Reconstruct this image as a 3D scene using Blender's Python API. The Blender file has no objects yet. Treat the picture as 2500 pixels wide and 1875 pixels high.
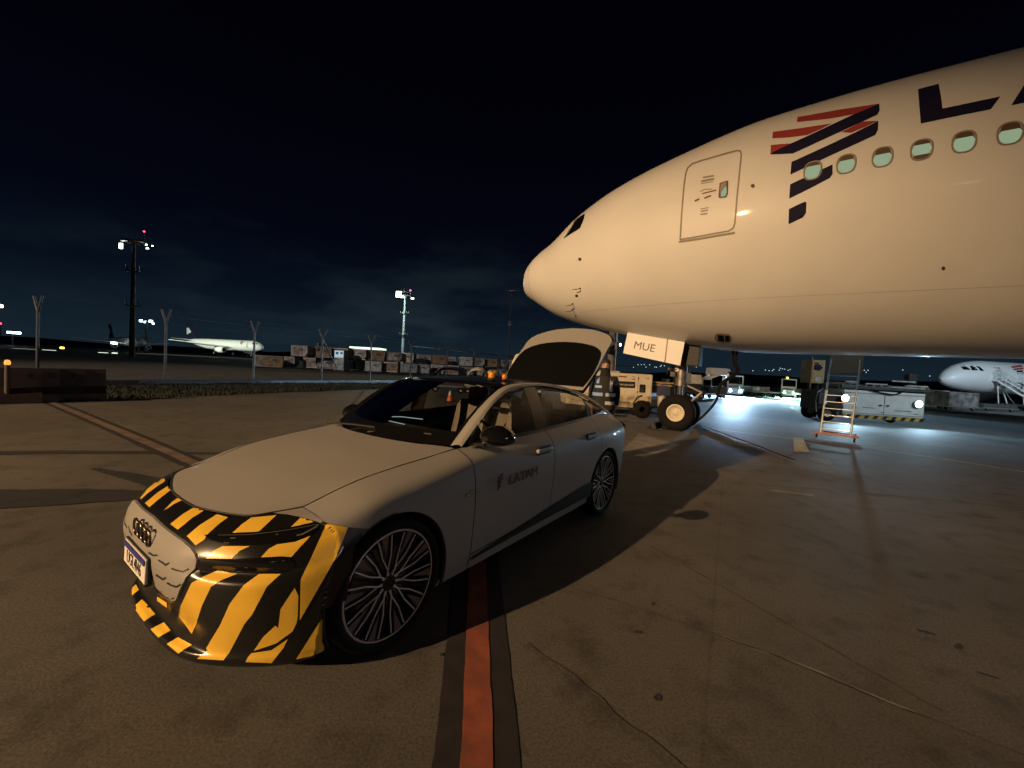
import bpy, bmesh, math, random
import numpy as np
from mathutils import Vector, Matrix, noise
from mathutils.bvhtree import BVHTree
from mathutils.geometry import delaunay_2d_cdt
random.seed(7)
S = bpy.context.scene
C = S.collection
R = math.radians
# ---------------------------------------------------------------- camera
F, PITCH, ROLL, CH = 1000.0, R(2.15), R(3.13), 1.606       # focal in pixels of the 2500x1875 photograph
_up0 = Vector((0, math.sin(PITCH), math.cos(PITCH))); FW = Vector((0, math.cos(PITCH), -math.sin(PITCH)))
RT = Vector((1, 0, 0))*math.cos(ROLL) + _up0*math.sin(ROLL)
UP = -Vector((1, 0, 0))*math.sin(ROLL) + _up0*math.cos(ROLL)
CAM = Vector((0, 0, CH))
cd = bpy.data.cameras.new('camera'); cam = bpy.data.objects.new('camera', cd); C.objects.link(cam)
cd.sensor_width = 36; cd.lens = F/2500*36; cd.clip_start = .05; cd.clip_end = 6000
m = Matrix((RT, UP, -FW)).transposed().to_4x4(); m.translation = CAM; cam.matrix_world = m
S.camera = cam
# ---------------------------------------------------------------- world: night sky with faint cloud lit by the town
w = bpy.data.worlds.new('World'); S.world = w; w.use_nodes = True
nt = w.node_tree; nt.nodes.clear(); N = nt.nodes.new; L = nt.links.new
out = N('ShaderNodeOutputWorld'); bg = N('ShaderNodeBackground'); L(bg.outputs[0], out.inputs[0])
tc = N('ShaderNodeTexCoord'); sp = N('ShaderNodeSeparateXYZ'); L(tc.outputs['Generated'], sp.inputs[0])
cr = N('ShaderNodeValToRGB'); L(sp.outputs[2], cr.inputs[0])
e = cr.color_ramp.elements; e[0].position = 0.0; e[0].color = (.0080, .0165, .0250, 1); e[1].position = .55; e[1].color = (.0004, .0005, .0018, 1)
for p_, c_ in ((.06, (.0058, .0125, .0210, 1)), (.14, (.0022, .0050, .0110, 1)), (.28, (.0009, .0014, .0048, 1))):
    q = e.new(p_); q.color = c_
mp = N('ShaderNodeMapping'); mp.inputs['Scale'].default_value = (1.0, 1.0, 3.2); L(tc.outputs['Generated'], mp.inputs[0])
nz = N('ShaderNodeTexNoise'); nz.inputs['Scale'].default_value = 2.1; nz.inputs['Detail'].default_value = 5; nz.inputs['Roughness'].default_value = .55
L(mp.outputs[0], nz.inputs[0])
rr = N('ShaderNodeMapRange'); rr.inputs[1].default_value = .47; rr.inputs[2].default_value = .72; rr.inputs[3].default_value = 0; rr.inputs[4].default_value = 1; L(nz.outputs[0], rr.inputs[0])
hz = N('ShaderNodeMapRange'); hz.inputs[1].default_value = .36; hz.inputs[2].default_value = .02; hz.inputs[3].default_value = 0; hz.inputs[4].default_value = 1; L(sp.outputs[2], hz.inputs[0])
mu = N('ShaderNodeMath'); mu.operation = 'MULTIPLY'; L(rr.outputs[0], mu.inputs[0]); L(hz.outputs[0], mu.inputs[1])
mx = N('ShaderNodeMix'); mx.data_type = 'RGBA'; mx.blend_type = 'ADD'; vd = N('ShaderNodeVectorMath'); vd.operation = 'DISTANCE'; L(tc.outputs['Generated'], vd.inputs[0]); vd.inputs[1].default_value = (-.22, .95, .14)
vr_ = N('ShaderNodeMapRange'); vr_.inputs[1].default_value = .75; vr_.inputs[2].default_value = .08; vr_.inputs[3].default_value = .25; vr_.inputs[4].default_value = 1.35; L(vd.outputs['Value'], vr_.inputs[0])
mu2 = N('ShaderNodeMath'); mu2.operation = 'MULTIPLY'; L(mu.outputs[0], mu2.inputs[0]); L(vr_.outputs[0], mu2.inputs[1]); mx.clamp_factor = True
L(mu2.outputs[0], mx.inputs[0]); L(cr.outputs[0], mx.inputs[6]); mx.inputs[7].default_value = (.013, .020, .022, 1)
L(mx.outputs[2], bg.inputs[0]); bg.inputs[1].default_value = 1.0
# ---------------------------------------------------------------- apron floodlight and added fill lamps
def lamp(name, kind, loc, energy, col, aim=None, **kw):
    d = bpy.data.lights.new(name, kind); d.energy = energy; d.color = col
    for k, v in kw.items(): setattr(d, k, v)
    o = bpy.data.objects.new(name, d); C.objects.link(o); o.location = loc
    if aim is not None: o.rotation_euler = (Vector(aim)-Vector(loc)).to_track_quat('-Z', 'Y').to_euler()
    return o
KEY = (-43.0, -32.5, 22.0)
lamp('flood_or_fill_lamp', 'SPOT', KEY, 236000, (1, .625, .31), aim=(-1.5, 10.8, -2.2), spot_size=R(27.5), spot_blend=1.0, shadow_soft_size=.30)
lamp('flood_or_fill_lamp', 'SPOT', (KEY[0]-1.5, KEY[1]+1, KEY[2]), 115000, (1, .82, .68), aim=(-16, 48, 0), spot_size=R(44), spot_blend=1.0, shadow_soft_size=.35)  # fill spot added at the same mast to brighten the left ground
lamp('far_fill_lamp', 'POINT', (58, -40, 17), 8500, (1, .86, .80), shadow_soft_size=6)  # one soft fill lamp added in place of unseen distant masts
lamp('cool_fill_spot', 'SPOT', (41, 20, 13), 30000, (.66, .86, 1), aim=(60, 50, 3.5), spot_size=R(85), spot_blend=.8, shadow_soft_size=1)  # unseen spot added to brighten the smaller airliner
lamp('cool_fill_spot', 'SPOT', (25, 5, 11), 6000, (.80, .95, 1), aim=(16.6, 20, .6), spot_size=R(34), spot_blend=.9, shadow_soft_size=1)  # unseen spot added to brighten the loader front
S.view_settings.view_transform = 'Standard'; S.view_settings.look = 'None'; S.view_settings.gamma = 1; S.view_settings.exposure = 0
S.render.engine = 'CYCLES'; S.cycles.max_bounces = 6; S.cycles.transparent_max_bounces = 12; S.cycles.use_denoising = True

# ---------------------------------------------------------------- photo helpers: pixel -> point in the place
def ray(px): return (FW + RT*((px[0]-1250)/F) + UP*((937.5-px[1])/F))
def gp(px, z=0.0):
    d = ray(px); return CAM + d*((z-CH)/d.z)
def pt(px, Y):
    d = ray(px); return CAM + d*(Y/d.y)
def pj(P):
    D = Vector(P)-CAM; z = D.dot(FW); return (1250+F*D.dot(RT)/z, 937.5-F*D.dot(UP)/z)
def hor(x): return pj(CAM + ray((x, 900)).xy.to_3d()*100)[1]

# ---------------------------------------------------------------- materials
def mat(name, col, rough=.6, metal=0, noise_amt=0, nscale=4.0, emis=None, es=0, coat=0, bump=0, bscale=60, spec=.5, col2=None, detail=6):
    m = bpy.data.materials.new(name); m.use_nodes = True; t = m.node_tree; b = t.nodes['Principled BSDF']
    b.inputs['Base Color'].default_value = (*col, 1); b.inputs['Roughness'].default_value = rough; b.inputs['Metallic'].default_value = metal
    b.inputs['Coat Weight'].default_value = coat; b.inputs['Coat Roughness'].default_value = .06; b.inputs['Specular IOR Level'].default_value = spec
    if emis: b.inputs['Emission Color'].default_value = (*emis, 1); b.inputs['Emission Strength'].default_value = es
    if noise_amt or col2:
        tcn = t.nodes.new('ShaderNodeTexCoord'); n = t.nodes.new('ShaderNodeTexNoise'); n.inputs['Scale'].default_value = nscale; n.inputs['Detail'].default_value = detail
        t.links.new(tcn.outputs['Object'], n.inputs[0]); r = t.nodes.new('ShaderNodeValToRGB'); t.links.new(n.outputs[0], r.inputs[0])
        c2 = col2 or tuple(c*(1-noise_amt) for c in col)
        r.color_ramp.elements[0].position = .36; r.color_ramp.elements[0].color = (*c2, 1); r.color_ramp.elements[1].position = .62; r.color_ramp.elements[1].color = (*col, 1)
        t.links.new(r.outputs[0], b.inputs['Base Color'])
    if bump:
        tcn = t.nodes.new('ShaderNodeTexCoord'); n = t.nodes.new('ShaderNodeTexNoise'); n.inputs['Scale'].default_value = bscale; n.inputs['Detail'].default_value = 5
        t.links.new(tcn.outputs['Object'], n.inputs[0]); bp = t.nodes.new('ShaderNodeBump'); bp.inputs['Strength'].default_value = bump; bp.inputs['Distance'].default_value = .02
        t.links.new(n.outputs[0], bp.inputs['Height']); t.links.new(bp.outputs[0], b.inputs['Normal'])
    return m
def glass(name, tint=(.35, .36, .36), refl=.5, rough=.02):
    m = bpy.data.materials.new(name); m.use_nodes = True; t = m.node_tree; t.nodes.clear(); Nn = t.nodes.new
    o = Nn('ShaderNodeOutputMaterial'); mxs = Nn('ShaderNodeMixShader'); tr = Nn('ShaderNodeBsdfTransparent'); gl = Nn('ShaderNodeBsdfGlossy'); fr = Nn('ShaderNodeFresnel')
    tr.inputs[0].default_value = (*tint, 1); gl.inputs['Roughness'].default_value = rough; fr.inputs[0].default_value = 1.5
    t.links.new(fr.outputs[0], mxs.inputs[0]); t.links.new(tr.outputs[0], mxs.inputs[1]); t.links.new(gl.outputs[0], mxs.inputs[2]); t.links.new(mxs.outputs[0], o.inputs[0])
    return m
def emit(name, col, s): return mat(name, (.02, .02, .02), .5, emis=col, es=s)
M = dict(
 white_plane=mat('aircraft white paint', (.76, .76, .75), .50, coat=.45, noise_amt=.05, nscale=.8, bump=.02, bscale=3),
 car_paint=mat('silver white car paint', (.27, .263, .255), .50, coat=.30),
 black_gloss=mat('gloss black', (.006, .006, .007), .16, coat=.6),
 tape_black=mat('black tape', (.008, .008, .009), .28, coat=.3),
 tape_yellow=mat('yellow hazard tape', (.80, .50, .055), .34, coat=.35, noise_amt=.10, nscale=9, bump=.05, bscale=40),
 black_matt=mat('matt black plastic', (.012, .012, .013), .6),
 rubber=mat('rubber', (.006, .0055, .0055), .85, spec=.25, noise_amt=.4, nscale=14, bump=.2, bscale=60),
 chrome=mat('chrome', (.62, .62, .64), .18, metal=1),
 darkchrome=mat('dark chrome', (.16, .14, .12), .25, metal=1),
 alloy_face=mat('polished rim edge', (.62, .58, .56), .42, metal=.35),
 alloy_dark=mat('dark rim', (.02, .019, .02), .35, metal=.4),
 alloy_tan=mat('rim inlay', (.16, .125, .105), .5, metal=.3),
 glass=glass('car glass', (.66, .67, .66)), glass_dark=glass('privacy glass', (.20, .20, .20)),
 roof=mat('black glass roof', (.010, .010, .011), .22, coat=.5),
 interior=mat('dark interior', (.016, .015, .015), .8, noise_amt=.3, nscale=8),
 seat=mat('seat leather', (.30, .26, .21), .6, noise_amt=.3, nscale=5),
 beige=mat('light trim', (.50, .45, .38), .7),
 navy=mat('navy livery', (.008, .007, .032), .7, coat=0, spec=.2), red=mat('crimson livery', (.32, .04, .035), .6, coat=.1),
 grey=mat('grey seal', (.28, .25, .20), .6), greyd=mat('dark grey metal', (.07, .07, .07), .55, metal=.3, noise_amt=.4, nscale=7),
 steel=mat('worn steel', (.30, .29, .28), .42, metal=.7, noise_amt=.35, nscale=9), alu=mat('aluminium', (.62, .62, .62), .3, metal=.9, noise_amt=.2, nscale=12),
 gpu=mat('cream enamel', (.66, .60, .47), .5, noise_amt=.16, nscale=2.6, bump=.05, bscale=9), gpu_dirty=mat('scuffed cream enamel', (.60, .53, .38), .6, col2=(.16, .13, .09), nscale=3.2),
 white=mat('white enamel', (.70, .71, .70), .45, noise_amt=.12, nscale=3), whited=mat('dirty white enamel', (.46, .46, .44), .6, noise_amt=.45, nscale=3),
 amber=mat('amber lens', (.75, .25, .02), .2, emis=(1, .35, .03), es=.03, coat=.5),
 skin=mat('skin', (.46, .27, .18), .55), hair=mat('dark hair', (.02, .013, .009), .7, noise_amt=.4, nscale=40),
 cloth_navy=mat('navy cloth', (.010, .013, .035), .85, bump=.3, bscale=25), cloth_black=mat('black cloth', (.008, .008, .009), .9, bump=.3, bscale=25),
 vest=mat('dark vest', (.010, .012, .007), .8, bump=.3, bscale=20), reflect=mat('silver reflective tape', (.62, .62, .72), .35, metal=.3),
 reflect_blue=mat('blue reflective tape', (.22, .36, .75), .35), orange=mat('orange paint', (.36, .15, .08), .55, noise_amt=.4, nscale=6),
 yellowp=mat('yellow paint', (.65, .42, .05), .5, noise_amt=.3, nscale=5), tan=mat('tan panel', (.42, .28, .12), .65, noise_amt=.35, nscale=5), concrete=mat('concrete post', (.30, .28, .25), .8, noise_amt=.3, nscale=3, bump=.2),
 galv=mat('galvanised post', (.07, .06, .053), .55, metal=.2, noise_amt=.3, nscale=5), redplastic=mat('red plastic', (.022, .007, .006), .55, noise_amt=.35, nscale=4), blackish=mat('dark machinery', (.02, .02, .022), .7, noise_amt=.4, nscale=5),
 plate_white=mat('number plate white', (.72, .70, .66), .4), plate_blue=mat('number plate blue', (.03, .035, .22), .4), text_dark=mat('dark lettering', (.03, .025, .03), .5), text_red=mat('dark red lettering', (.15, .025, .035), .5), text_brown=mat('brown lettering', (.20, .07, .04), .6), text_light=mat('light lettering', (.72, .68, .6), .5),
 cabin_glow=mat('lit cabin window', (.10, .12, .11), .15, emis=(.34, .47, .30), es=.66, noise_amt=.2, nscale=6, coat=.4), shade_dark=mat('window shade recess', (.10, .065, .04), .5),
 head=emit('headlight lens glow', (.50, .93, 1.0), 26), headg=emit('green headlight glow', (.45, 1.0, .62), 14), flood=emit('floodlight glow', (.88, 1.0, .86), 14), floodc=emit('cool floodlight glow', (.62, .88, 1.0), 14),
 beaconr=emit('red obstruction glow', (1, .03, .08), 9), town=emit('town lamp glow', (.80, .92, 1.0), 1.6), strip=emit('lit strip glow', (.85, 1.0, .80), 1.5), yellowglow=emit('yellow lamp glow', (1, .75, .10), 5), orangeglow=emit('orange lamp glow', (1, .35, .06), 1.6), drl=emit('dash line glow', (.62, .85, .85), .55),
 tail_red=mat('tail lamp', (.25, .02, .02), .15, coat=.8), lamp_clear=mat('clear lamp', (.30, .29, .28), .12, metal=.7), grass_blade=mat('grass', (.020, .030, .008), .85, col2=(.010, .013, .005), nscale=1.2),
 containergrey=mat('grey ribbed aluminium', (.22, .21, .21), .55, metal=.3, col2=(.07, .06, .06), nscale=1.6), containertan=mat('tan weathered panel', (.25, .18, .11), .7, col2=(.09, .06, .04), nscale=1.8), containerblue=mat('pale blue panel', (.34, .42, .47), .6, col2=(.12, .14, .16), nscale=1.7), containerwhite=mat('pale panel', (.40, .40, .39), .6, col2=(.13, .13, .13), nscale=1.8),
 tarpblue=mat('dark blue tarpaulin', (.05, .05, .12), .7, noise_amt=.4, nscale=3), tarpwhite=mat('pale tarpaulin', (.55, .52, .48), .6, noise_amt=.2, nscale=3), tarpgreen=mat('yellow green tarpaulin', (.42, .46, .20), .6, noise_amt=.2, nscale=3),
)
def asphalt(name, base, dark, light=None):
    m = bpy.data.materials.new(name); m.use_nodes = True; t = m.node_tree; b = t.nodes['Principled BSDF']; Nn = t.nodes.new; Lk = t.links.new
    tcn = Nn('ShaderNodeTexCoord')
    def nzz(sc, det, rgh=.55):
        n = Nn('ShaderNodeTexNoise'); n.inputs['Scale'].default_value = sc; n.inputs['Detail'].default_value = det; n.inputs['Roughness'].default_value = rgh; Lk(tcn.outputs['Object'], n.inputs[0]); return n
    a = nzz(.35, 5); c = nzz(70, 4, .7); g = nzz(3.2, 7, .65)
    r1 = Nn('ShaderNodeValToRGB'); Lk(a.outputs[0], r1.inputs[0]); r1.color_ramp.elements[0].position = .38; r1.color_ramp.elements[0].color = (*dark, 1); r1.color_ramp.elements[1].position = .66; r1.color_ramp.elements[1].color = (*base, 1)
    m1 = Nn('ShaderNodeMix'); m1.data_type = 'RGBA'; m1.blend_type = 'MULTIPLY'; m1.inputs[0].default_value = .8
    r2 = Nn('ShaderNodeValToRGB'); Lk(c.outputs[0], r2.inputs[0]); r2.color_ramp.elements[0].position = .35; r2.color_ramp.elements[0].color = (.45, .45, .45, 1); r2.color_ramp.elements[1].position = .68; r2.color_ramp.elements[1].color = (1.25, 1.25, 1.25, 1)
    Lk(r1.outputs[0], m1.inputs[6]); Lk(r2.outputs[0], m1.inputs[7])
    m2 = Nn('ShaderNodeMix'); m2.data_type = 'RGBA'; m2.blend_type = 'MULTIPLY'; m2.inputs[0].default_value = .75
    r3 = Nn('ShaderNodeValToRGB'); Lk(g.outputs[0], r3.inputs[0]); r3.color_ramp.elements[0].position = .30; r3.color_ramp.elements[0].color = (.40, .40, .40, 1); r3.color_ramp.elements[1].position = .50; r3.color_ramp.elements[1].color = (1, 1, 1, 1)
    Lk(m1.outputs[2], m2.inputs[6]); Lk(r3.outputs[0], m2.inputs[7])
    mpp = Nn('ShaderNodeMapping'); mpp.inputs['Rotation'].default_value = (0, 0, R(28)); Lk(tcn.outputs['Object'], mpp.inputs[0])
    bk = Nn('ShaderNodeTexBrick'); bk.offset = 0; bk.inputs['Scale'].default_value = 1; bk.inputs['Brick Width'].default_value = 5.5; bk.inputs['Row Height'].default_value = 5.5; bk.inputs['Mortar Size'].default_value = .012; bk.inputs['Mortar Smooth'].default_value = .4; bk.inputs['Color1'].default_value = (1, 1, 1, 1); bk.inputs['Color2'].default_value = (.86, .86, .86, 1); bk.inputs['Mortar'].default_value = (.76, .76, .76, 1); Lk(mpp.outputs[0], bk.inputs[0])
    m3 = Nn('ShaderNodeMix'); m3.data_type = 'RGBA'; m3.blend_type = 'MULTIPLY'; m3.inputs[0].default_value = .75; Lk(m2.outputs[2], m3.inputs[6]); Lk(bk.outputs[0], m3.inputs[7])
    vo = Nn('ShaderNodeTexVoronoi'); vo.inputs['Scale'].default_value = 2.2; Lk(tcn.outputs['Object'], vo.inputs[0]); rv = Nn('ShaderNodeMapRange'); rv.inputs[1].default_value = .03; rv.inputs[2].default_value = .07; rv.inputs[3].default_value = .55; rv.inputs[4].default_value = 1; Lk(vo.outputs['Distance'], rv.inputs[0])
    m4 = Nn('ShaderNodeMix'); m4.data_type = 'RGBA'; m4.blend_type = 'MULTIPLY'; m4.inputs[0].default_value = .4; Lk(m3.outputs[2], m4.inputs[6]); Lk(rv.outputs[0], m4.inputs[7]); Lk(m4.outputs[2], b.inputs['Base Color'])
    b.inputs['Roughness'].default_value = .72; b.inputs['Specular IOR Level'].default_value = .35
    bp = Nn('ShaderNodeBump'); bp.inputs['Strength'].default_value = .28; bp.inputs['Distance'].default_value = .008; Lk(c.outputs[0], bp.inputs['Height']); Lk(bp.outputs[0], b.inputs['Normal'])
    return m
M['asphalt'] = asphalt('apron concrete', (.146, .137, .129), (.098, .092, .086))
M['shadow_stain'] = asphalt('shadow and stain dark concrete', (.040, .042, .048), (.032, .034, .040))  # also the colour of the painted shadow bands on the left apron
M['faint'] = asphalt('faintly stained concrete', (.118, .111, .104), (.085, .080, .075))
M['paintfaded'] = mat('faded red line paint', (.15, .105, .09), .8, noise_amt=.4, nscale=3)
M['patchpale'] = asphalt('pale scraped concrete', (.30, .29, .28), (.17, .165, .16))
M['paintred'] = mat('worn red line paint', (.30, .078, .045), .7, col2=(.17, .055, .038), nscale=7, bump=.1, bscale=80)
M['paintblack'] = mat('black line border', (.022, .020, .024), .75, noise_amt=.4, nscale=9)
M['paintwhite'] = mat('worn white line paint', (.45, .45, .44), .7, col2=(.20, .20, .20), nscale=6)
M['paintyellow'] = mat('faded yellow paint', (.45, .40, .18), .7, col2=(.25, .23, .14), nscale=5)
M['joint'] = mat('slab joint', (.088, .082, .075), .9, noise_amt=.4, nscale=12)
M['jointpale'] = mat('pale joint edge', (.24, .22, .20), .9, col2=(.13, .12, .11), nscale=8)
M['soil'] = mat('dry soil and thin grass', (.11, .085, .06), .95, col2=(.055, .045, .028), nscale=.8, bump=.4, bscale=6)

# ---------------------------------------------------------------- mesh helpers
class MB:
    def __init__(s): s.v = []; s.f = []; s.mi = []; s.sm = []; s.mats = []
    def _m(s, m):
        if m not in s.mats: s.mats.append(m)
        return s.mats.index(m)
    def add(s, vs, fs, m, smooth=False):
        k = len(s.v); s.v += [tuple(v) for v in vs]; i = s._m(m)
        for f in fs: s.f.append(tuple(k+j for j in f)); s.mi.append(i); s.sm.append(smooth)
        return s
    def box(s, c, d, m, rz=0, ry=0, rx=0, bev=0):
        bm = bmesh.new(); bmesh.ops.create_cube(bm, size=1)
        for v in bm.verts: v.co = Vector((v.co.x*d[0], v.co.y*d[1], v.co.z*d[2]))
        if bev: bmesh.ops.bevel(bm, geom=bm.edges[:], offset=bev, segments=2, affect='EDGES', profile=.6)
        T = Matrix.Translation(c) @ Matrix.Rotation(rz, 4, 'Z') @ Matrix.Rotation(ry, 4, 'Y') @ Matrix.Rotation(rx, 4, 'X')
        bm.verts.index_update(); s.add([T @ v.co for v in bm.verts], [[v.index for v in f.verts] for f in bm.faces], m, False); bm.free(); return s
    def tube(s, a, b, r, m, r2=None, n=12, cap=True):
        a = Vector(a); b = Vector(b); r2 = r if r2 is None else r2; d = (b-a).normalized(); u = d.orthogonal().normalized(); w_ = d.cross(u)
        vs = [a+(u*math.cos(t)+w_*math.sin(t))*r for t in [2*math.pi*i/n for i in range(n)]]+[b+(u*math.cos(t)+w_*math.sin(t))*r2 for t in [2*math.pi*i/n for i in range(n)]]
        s.add(vs, [(i, (i+1) % n, n+(i+1) % n, n+i) for i in range(n)], m, True)
        if cap: s.add(vs, [tuple(range(n-1, -1, -1)), tuple(range(n, 2*n))], m, False)
        return s
    def path(s, pts, r, m, n=8):
        pts = [Vector(p) for p in pts]; rings = []; u = None
        for i, p in enumerate(pts):
            d = (pts[min(i+1, len(pts)-1)]-pts[max(i-1, 0)]).normalized(); u = (u-d*u.dot(d)).normalized() if u else d.orthogonal().normalized(); w_ = d.cross(u)
            rings.append([p+(u*math.cos(2*math.pi*k/n)+w_*math.sin(2*math.pi*k/n))*(r[i] if isinstance(r, list) else r) for k in range(n)])
        vs = [v for q in rings for v in q]; fs = [(i*n+k, i*n+(k+1) % n, (i+1)*n+(k+1) % n, (i+1)*n+k) for i in range(len(pts)-1) for k in range(n)]
        s.add(vs, fs, m, True); s.add(vs, [tuple(range(n-1, -1, -1)), tuple(range(len(vs)-n, len(vs)))], m); return s
    def lathe(s, prof, c, ax, m, n=32, a0=0, a1=2*math.pi, close=True):
        ax = Vector(ax).normalized(); u = ax.orthogonal().normalized(); w_ = ax.cross(u); c = Vector(c); k = n if close else n+1
        vs = [c+ax*h_+(u*math.cos(a0+(a1-a0)*i/n)+w_*math.sin(a0+(a1-a0)*i/n))*r for (r, h_) in prof for i in range(k)]
        fs = []
        for j in range(len(prof)-1):
            for i in range(n): i2 = (i+1) % k; fs.append((j*k+i, j*k+i2, (j+1)*k+i2, (j+1)*k+i))
        s.add(vs, fs, m, True); return s
    def prism(s, poly, a, b, m, frame=None):
        # poly in 2D, extruded between offsets a and b; frame = (origin, u, v, w)
        o, u, v_, w_ = frame or (Vector((0, 0, 0)), Vector((1, 0, 0)), Vector((0, 0, 1)), Vector((0, 1, 0)))
        o = Vector(o); n = len(poly); vs = [o+u*p[0]+v_*p[1]+w_*a for p in poly]+[o+u*p[0]+v_*p[1]+w_*b for p in poly]
        s.add(vs, [tuple(range(n-1, -1, -1)), tuple(range(n, 2*n))]+[(i, (i+1) % n, n+(i+1) % n, n+i) for i in range(n)], m); return s
    def grid(s, G, m, smooth=True, closed=False):
        nr = len(G); nc = len(G[0]); vs = [p for r_ in G for p in r_]; fs = []
        for i in range(nr-1):
            for j in range(nc if closed else nc-1): j2 = (j+1) % nc; fs.append((i*nc+j, i*nc+j2, (i+1)*nc+j2, (i+1)*nc+j))
        s.add(vs, fs, m, smooth); return s
    def build(s, name, parent=None, fixn=True):
        me = bpy.data.meshes.new(name); me.from_pydata(s.v, [], s.f)
        for m_ in s.mats: me.materials.append(M[m_] if isinstance(m_, str) else m_)
        me.polygons.foreach_set('material_index', s.mi); me.polygons.foreach_set('use_smooth', s.sm); me.update()
        if fixn:
            bm = bmesh.new(); bm.from_mesh(me); bmesh.ops.recalc_face_normals(bm, faces=bm.faces[:]); bm.to_mesh(me); bm.free()
        o = bpy.data.objects.new(name, me); C.objects.link(o)
        if parent: o.parent = parent
        return o
def thing(name, label, cat, loc=(0, 0, 0), rz=0, group=None):
    o = bpy.data.objects.new(name, None); C.objects.link(o); o.location = loc; o.rotation_euler = (0, 0, rz); o.empty_display_size = .2
    o['label'] = label; o['category'] = cat
    if group: o['group'] = group
    return o
def tag(o, label, cat, group=None):
    o['label'] = label; o['category'] = cat
    if group: o['group'] = group
    return o
def struct(o, kind='structure'): o['kind'] = kind; return o
def copy_tree(root, loc, rz=None, label=None, group=None, scale=None):
    r_ = root.copy(); C.objects.link(r_); r_.location = loc
    if rz is not None: r_.rotation_euler = (0, 0, rz)
    if scale: r_.scale = (scale,)*3
    if label: r_['label'] = label
    if group: r_['group'] = group
    for ch in list(root.children):
        c_ = ch.copy(); C.objects.link(c_); c_.parent = r_
        for g_ in ch.children:
            d_ = g_.copy(); C.objects.link(d_); d_.parent = c_
    return r_
def crom(P, t):
    # catmull-rom through list of vectors / floats, t in 0..len-1
    n = len(P); i = min(int(t), n-2); u = t-i
    p1 = P[i]; p2 = P[i+1]; p0 = P[i-1] if i > 0 else p1*2-p2; p3 = P[i+2] if i+2 < n else p2*2-p1
    return (p1*2+(p2-p0)*u+(p0*2-p1*5+p2*4-p3)*u*u+(p1*3-p0-p2*3+p3)*u*u*u)*.5
def surf(G, r, c):
    return crom([crom(row, c) for row in G], r)
def patch(G, r0, r1, c0, c1, nr, nc):
    cs = [c0+(c1-c0)*j/nc for j in range(nc+1)]; rs = [r0+(r1-r0)*i/nr for i in range(nr+1)]
    cols = [[crom(row, c) for row in G] for c in cs]
    return [[crom(cols[j], r_) for j in range(nc+1)] for r_ in rs]
def text_mesh(txt, size, m, name, parent, origin, xdir, ydir, thick=.002, sx=1.0, shear=0, align='CENTER'):
    cu = bpy.data.curves.new(name, 'FONT'); cu.body = txt; cu.size = size; cu.extrude = thick/2; cu.align_x = align; cu.align_y = 'CENTER'; cu.shear = shear;  cu.resolution_u = 3
    ob = bpy.data.objects.new('tmp', cu); C.objects.link(ob); bpy.context.view_layer.update()
    me = bpy.data.meshes.new_from_object(ob.evaluated_get(bpy.context.evaluated_depsgraph_get())); bpy.data.objects.remove(ob)
    me.name = name; me.materials.clear(); me.materials.append(M[m])
    xd = Vector(xdir).normalized(); yd = Vector(ydir).normalized(); zd = xd.cross(yd)
    T = Matrix((xd*sx, yd, zd)).transposed().to_4x4(); T.translation = Vector(origin); me.transform(T)
    o = bpy.data.objects.new(name, me); C.objects.link(o)
    if parent: o.parent = parent
    return o
def decal(mb, poly, bvh, m, off, step=8.0, tol=None):
    """outline given in photo pixels, laid on a real surface (bvh in world space)"""
    P = []
    n = len(poly)
    for i in range(n):
        a = Vector(poly[i]); b = Vector(poly[(i+1) % n]); k = max(1, int((b-a).length/step))
        P += [a+(b-a)*(j/k) for j in range(k)]
    nb = len(P); xs = [p.x for p in P]; ys = [p.y for p in P]
    inner = []
    y = min(ys)+step/2
    while y < max(ys):
        x = min(xs)+step/2
        while x < max(xs):
            ins = False; j = nb-1
            for i in range(nb):
                if (P[i].y > y) != (P[j].y > y) and x < (P[j].x-P[i].x)*(y-P[i].y)/(P[j].y-P[i].y)+P[i].x: ins = not ins
                j = i
            if ins and min((p-Vector((x, y))).length for p in P) > step*.4: inner.append(Vector((x, y)))
            x += step
        y += step
    allp = P+inner
    vs, es, fs, *_ = delaunay_2d_cdt(allp, [], [list(range(nb))], 1, 1e-4)
    W = []
    for v in vs:
        d = ray((v.x, v.y)).normalized(); h_, nn, ix, ds = bvh.ray_cast(CAM, d)
        if h_ is None: W.append(None)
        else:
            if nn.dot(d) > 0: nn = -nn
            W.append(h_+nn*off)
    idx = {}; V = []; FF = []
    for f in fs:
        if any(W[i] is None for i in f): continue
        q = [W[i] for i in f]
        if max((q[a]-q[b]).length for a in range(len(q)) for b in range(a)) > (tol or 1e9): continue
        for i in f:
            if i not in idx: idx[i] = len(V); V.append(W[i])
        FF.append([idx[i] for i in f])
    mb.add(V, FF, m, True)
def stroke(pts, w_, closed=False):
    """pixel polyline -> list of quads of width w_"""
    pts = [Vector(p) for p in pts]; n = len(pts); out_ = []
    for i in range(n if closed else n-1):
        a = pts[i]; b = pts[(i+1) % n]; d = (b-a).normalized(); q = Vector((-d.y, d.x))*w_/2; a2 = a-d*w_*.25; b2 = b+d*w_*.25
        out_.append([tuple(a2+q), tuple(b2+q), tuple(b2-q), tuple(a2-q)])
    return out_
def bvh_of(objs):
    bpy.context.view_layer.update(); vs = []; fs = []
    for o in objs:
        k = len(vs); vs += [o.matrix_world @ v.co for v in o.data.vertices]; fs += [[k+i for i in p.vertices] for p in o.data.polygons]
    return BVHTree.FromPolygons(vs, fs)
def Z(off, sc): return lambda L_: [(off[0]+x/sc, off[1]+y/sc) for x, y in L_]
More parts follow.
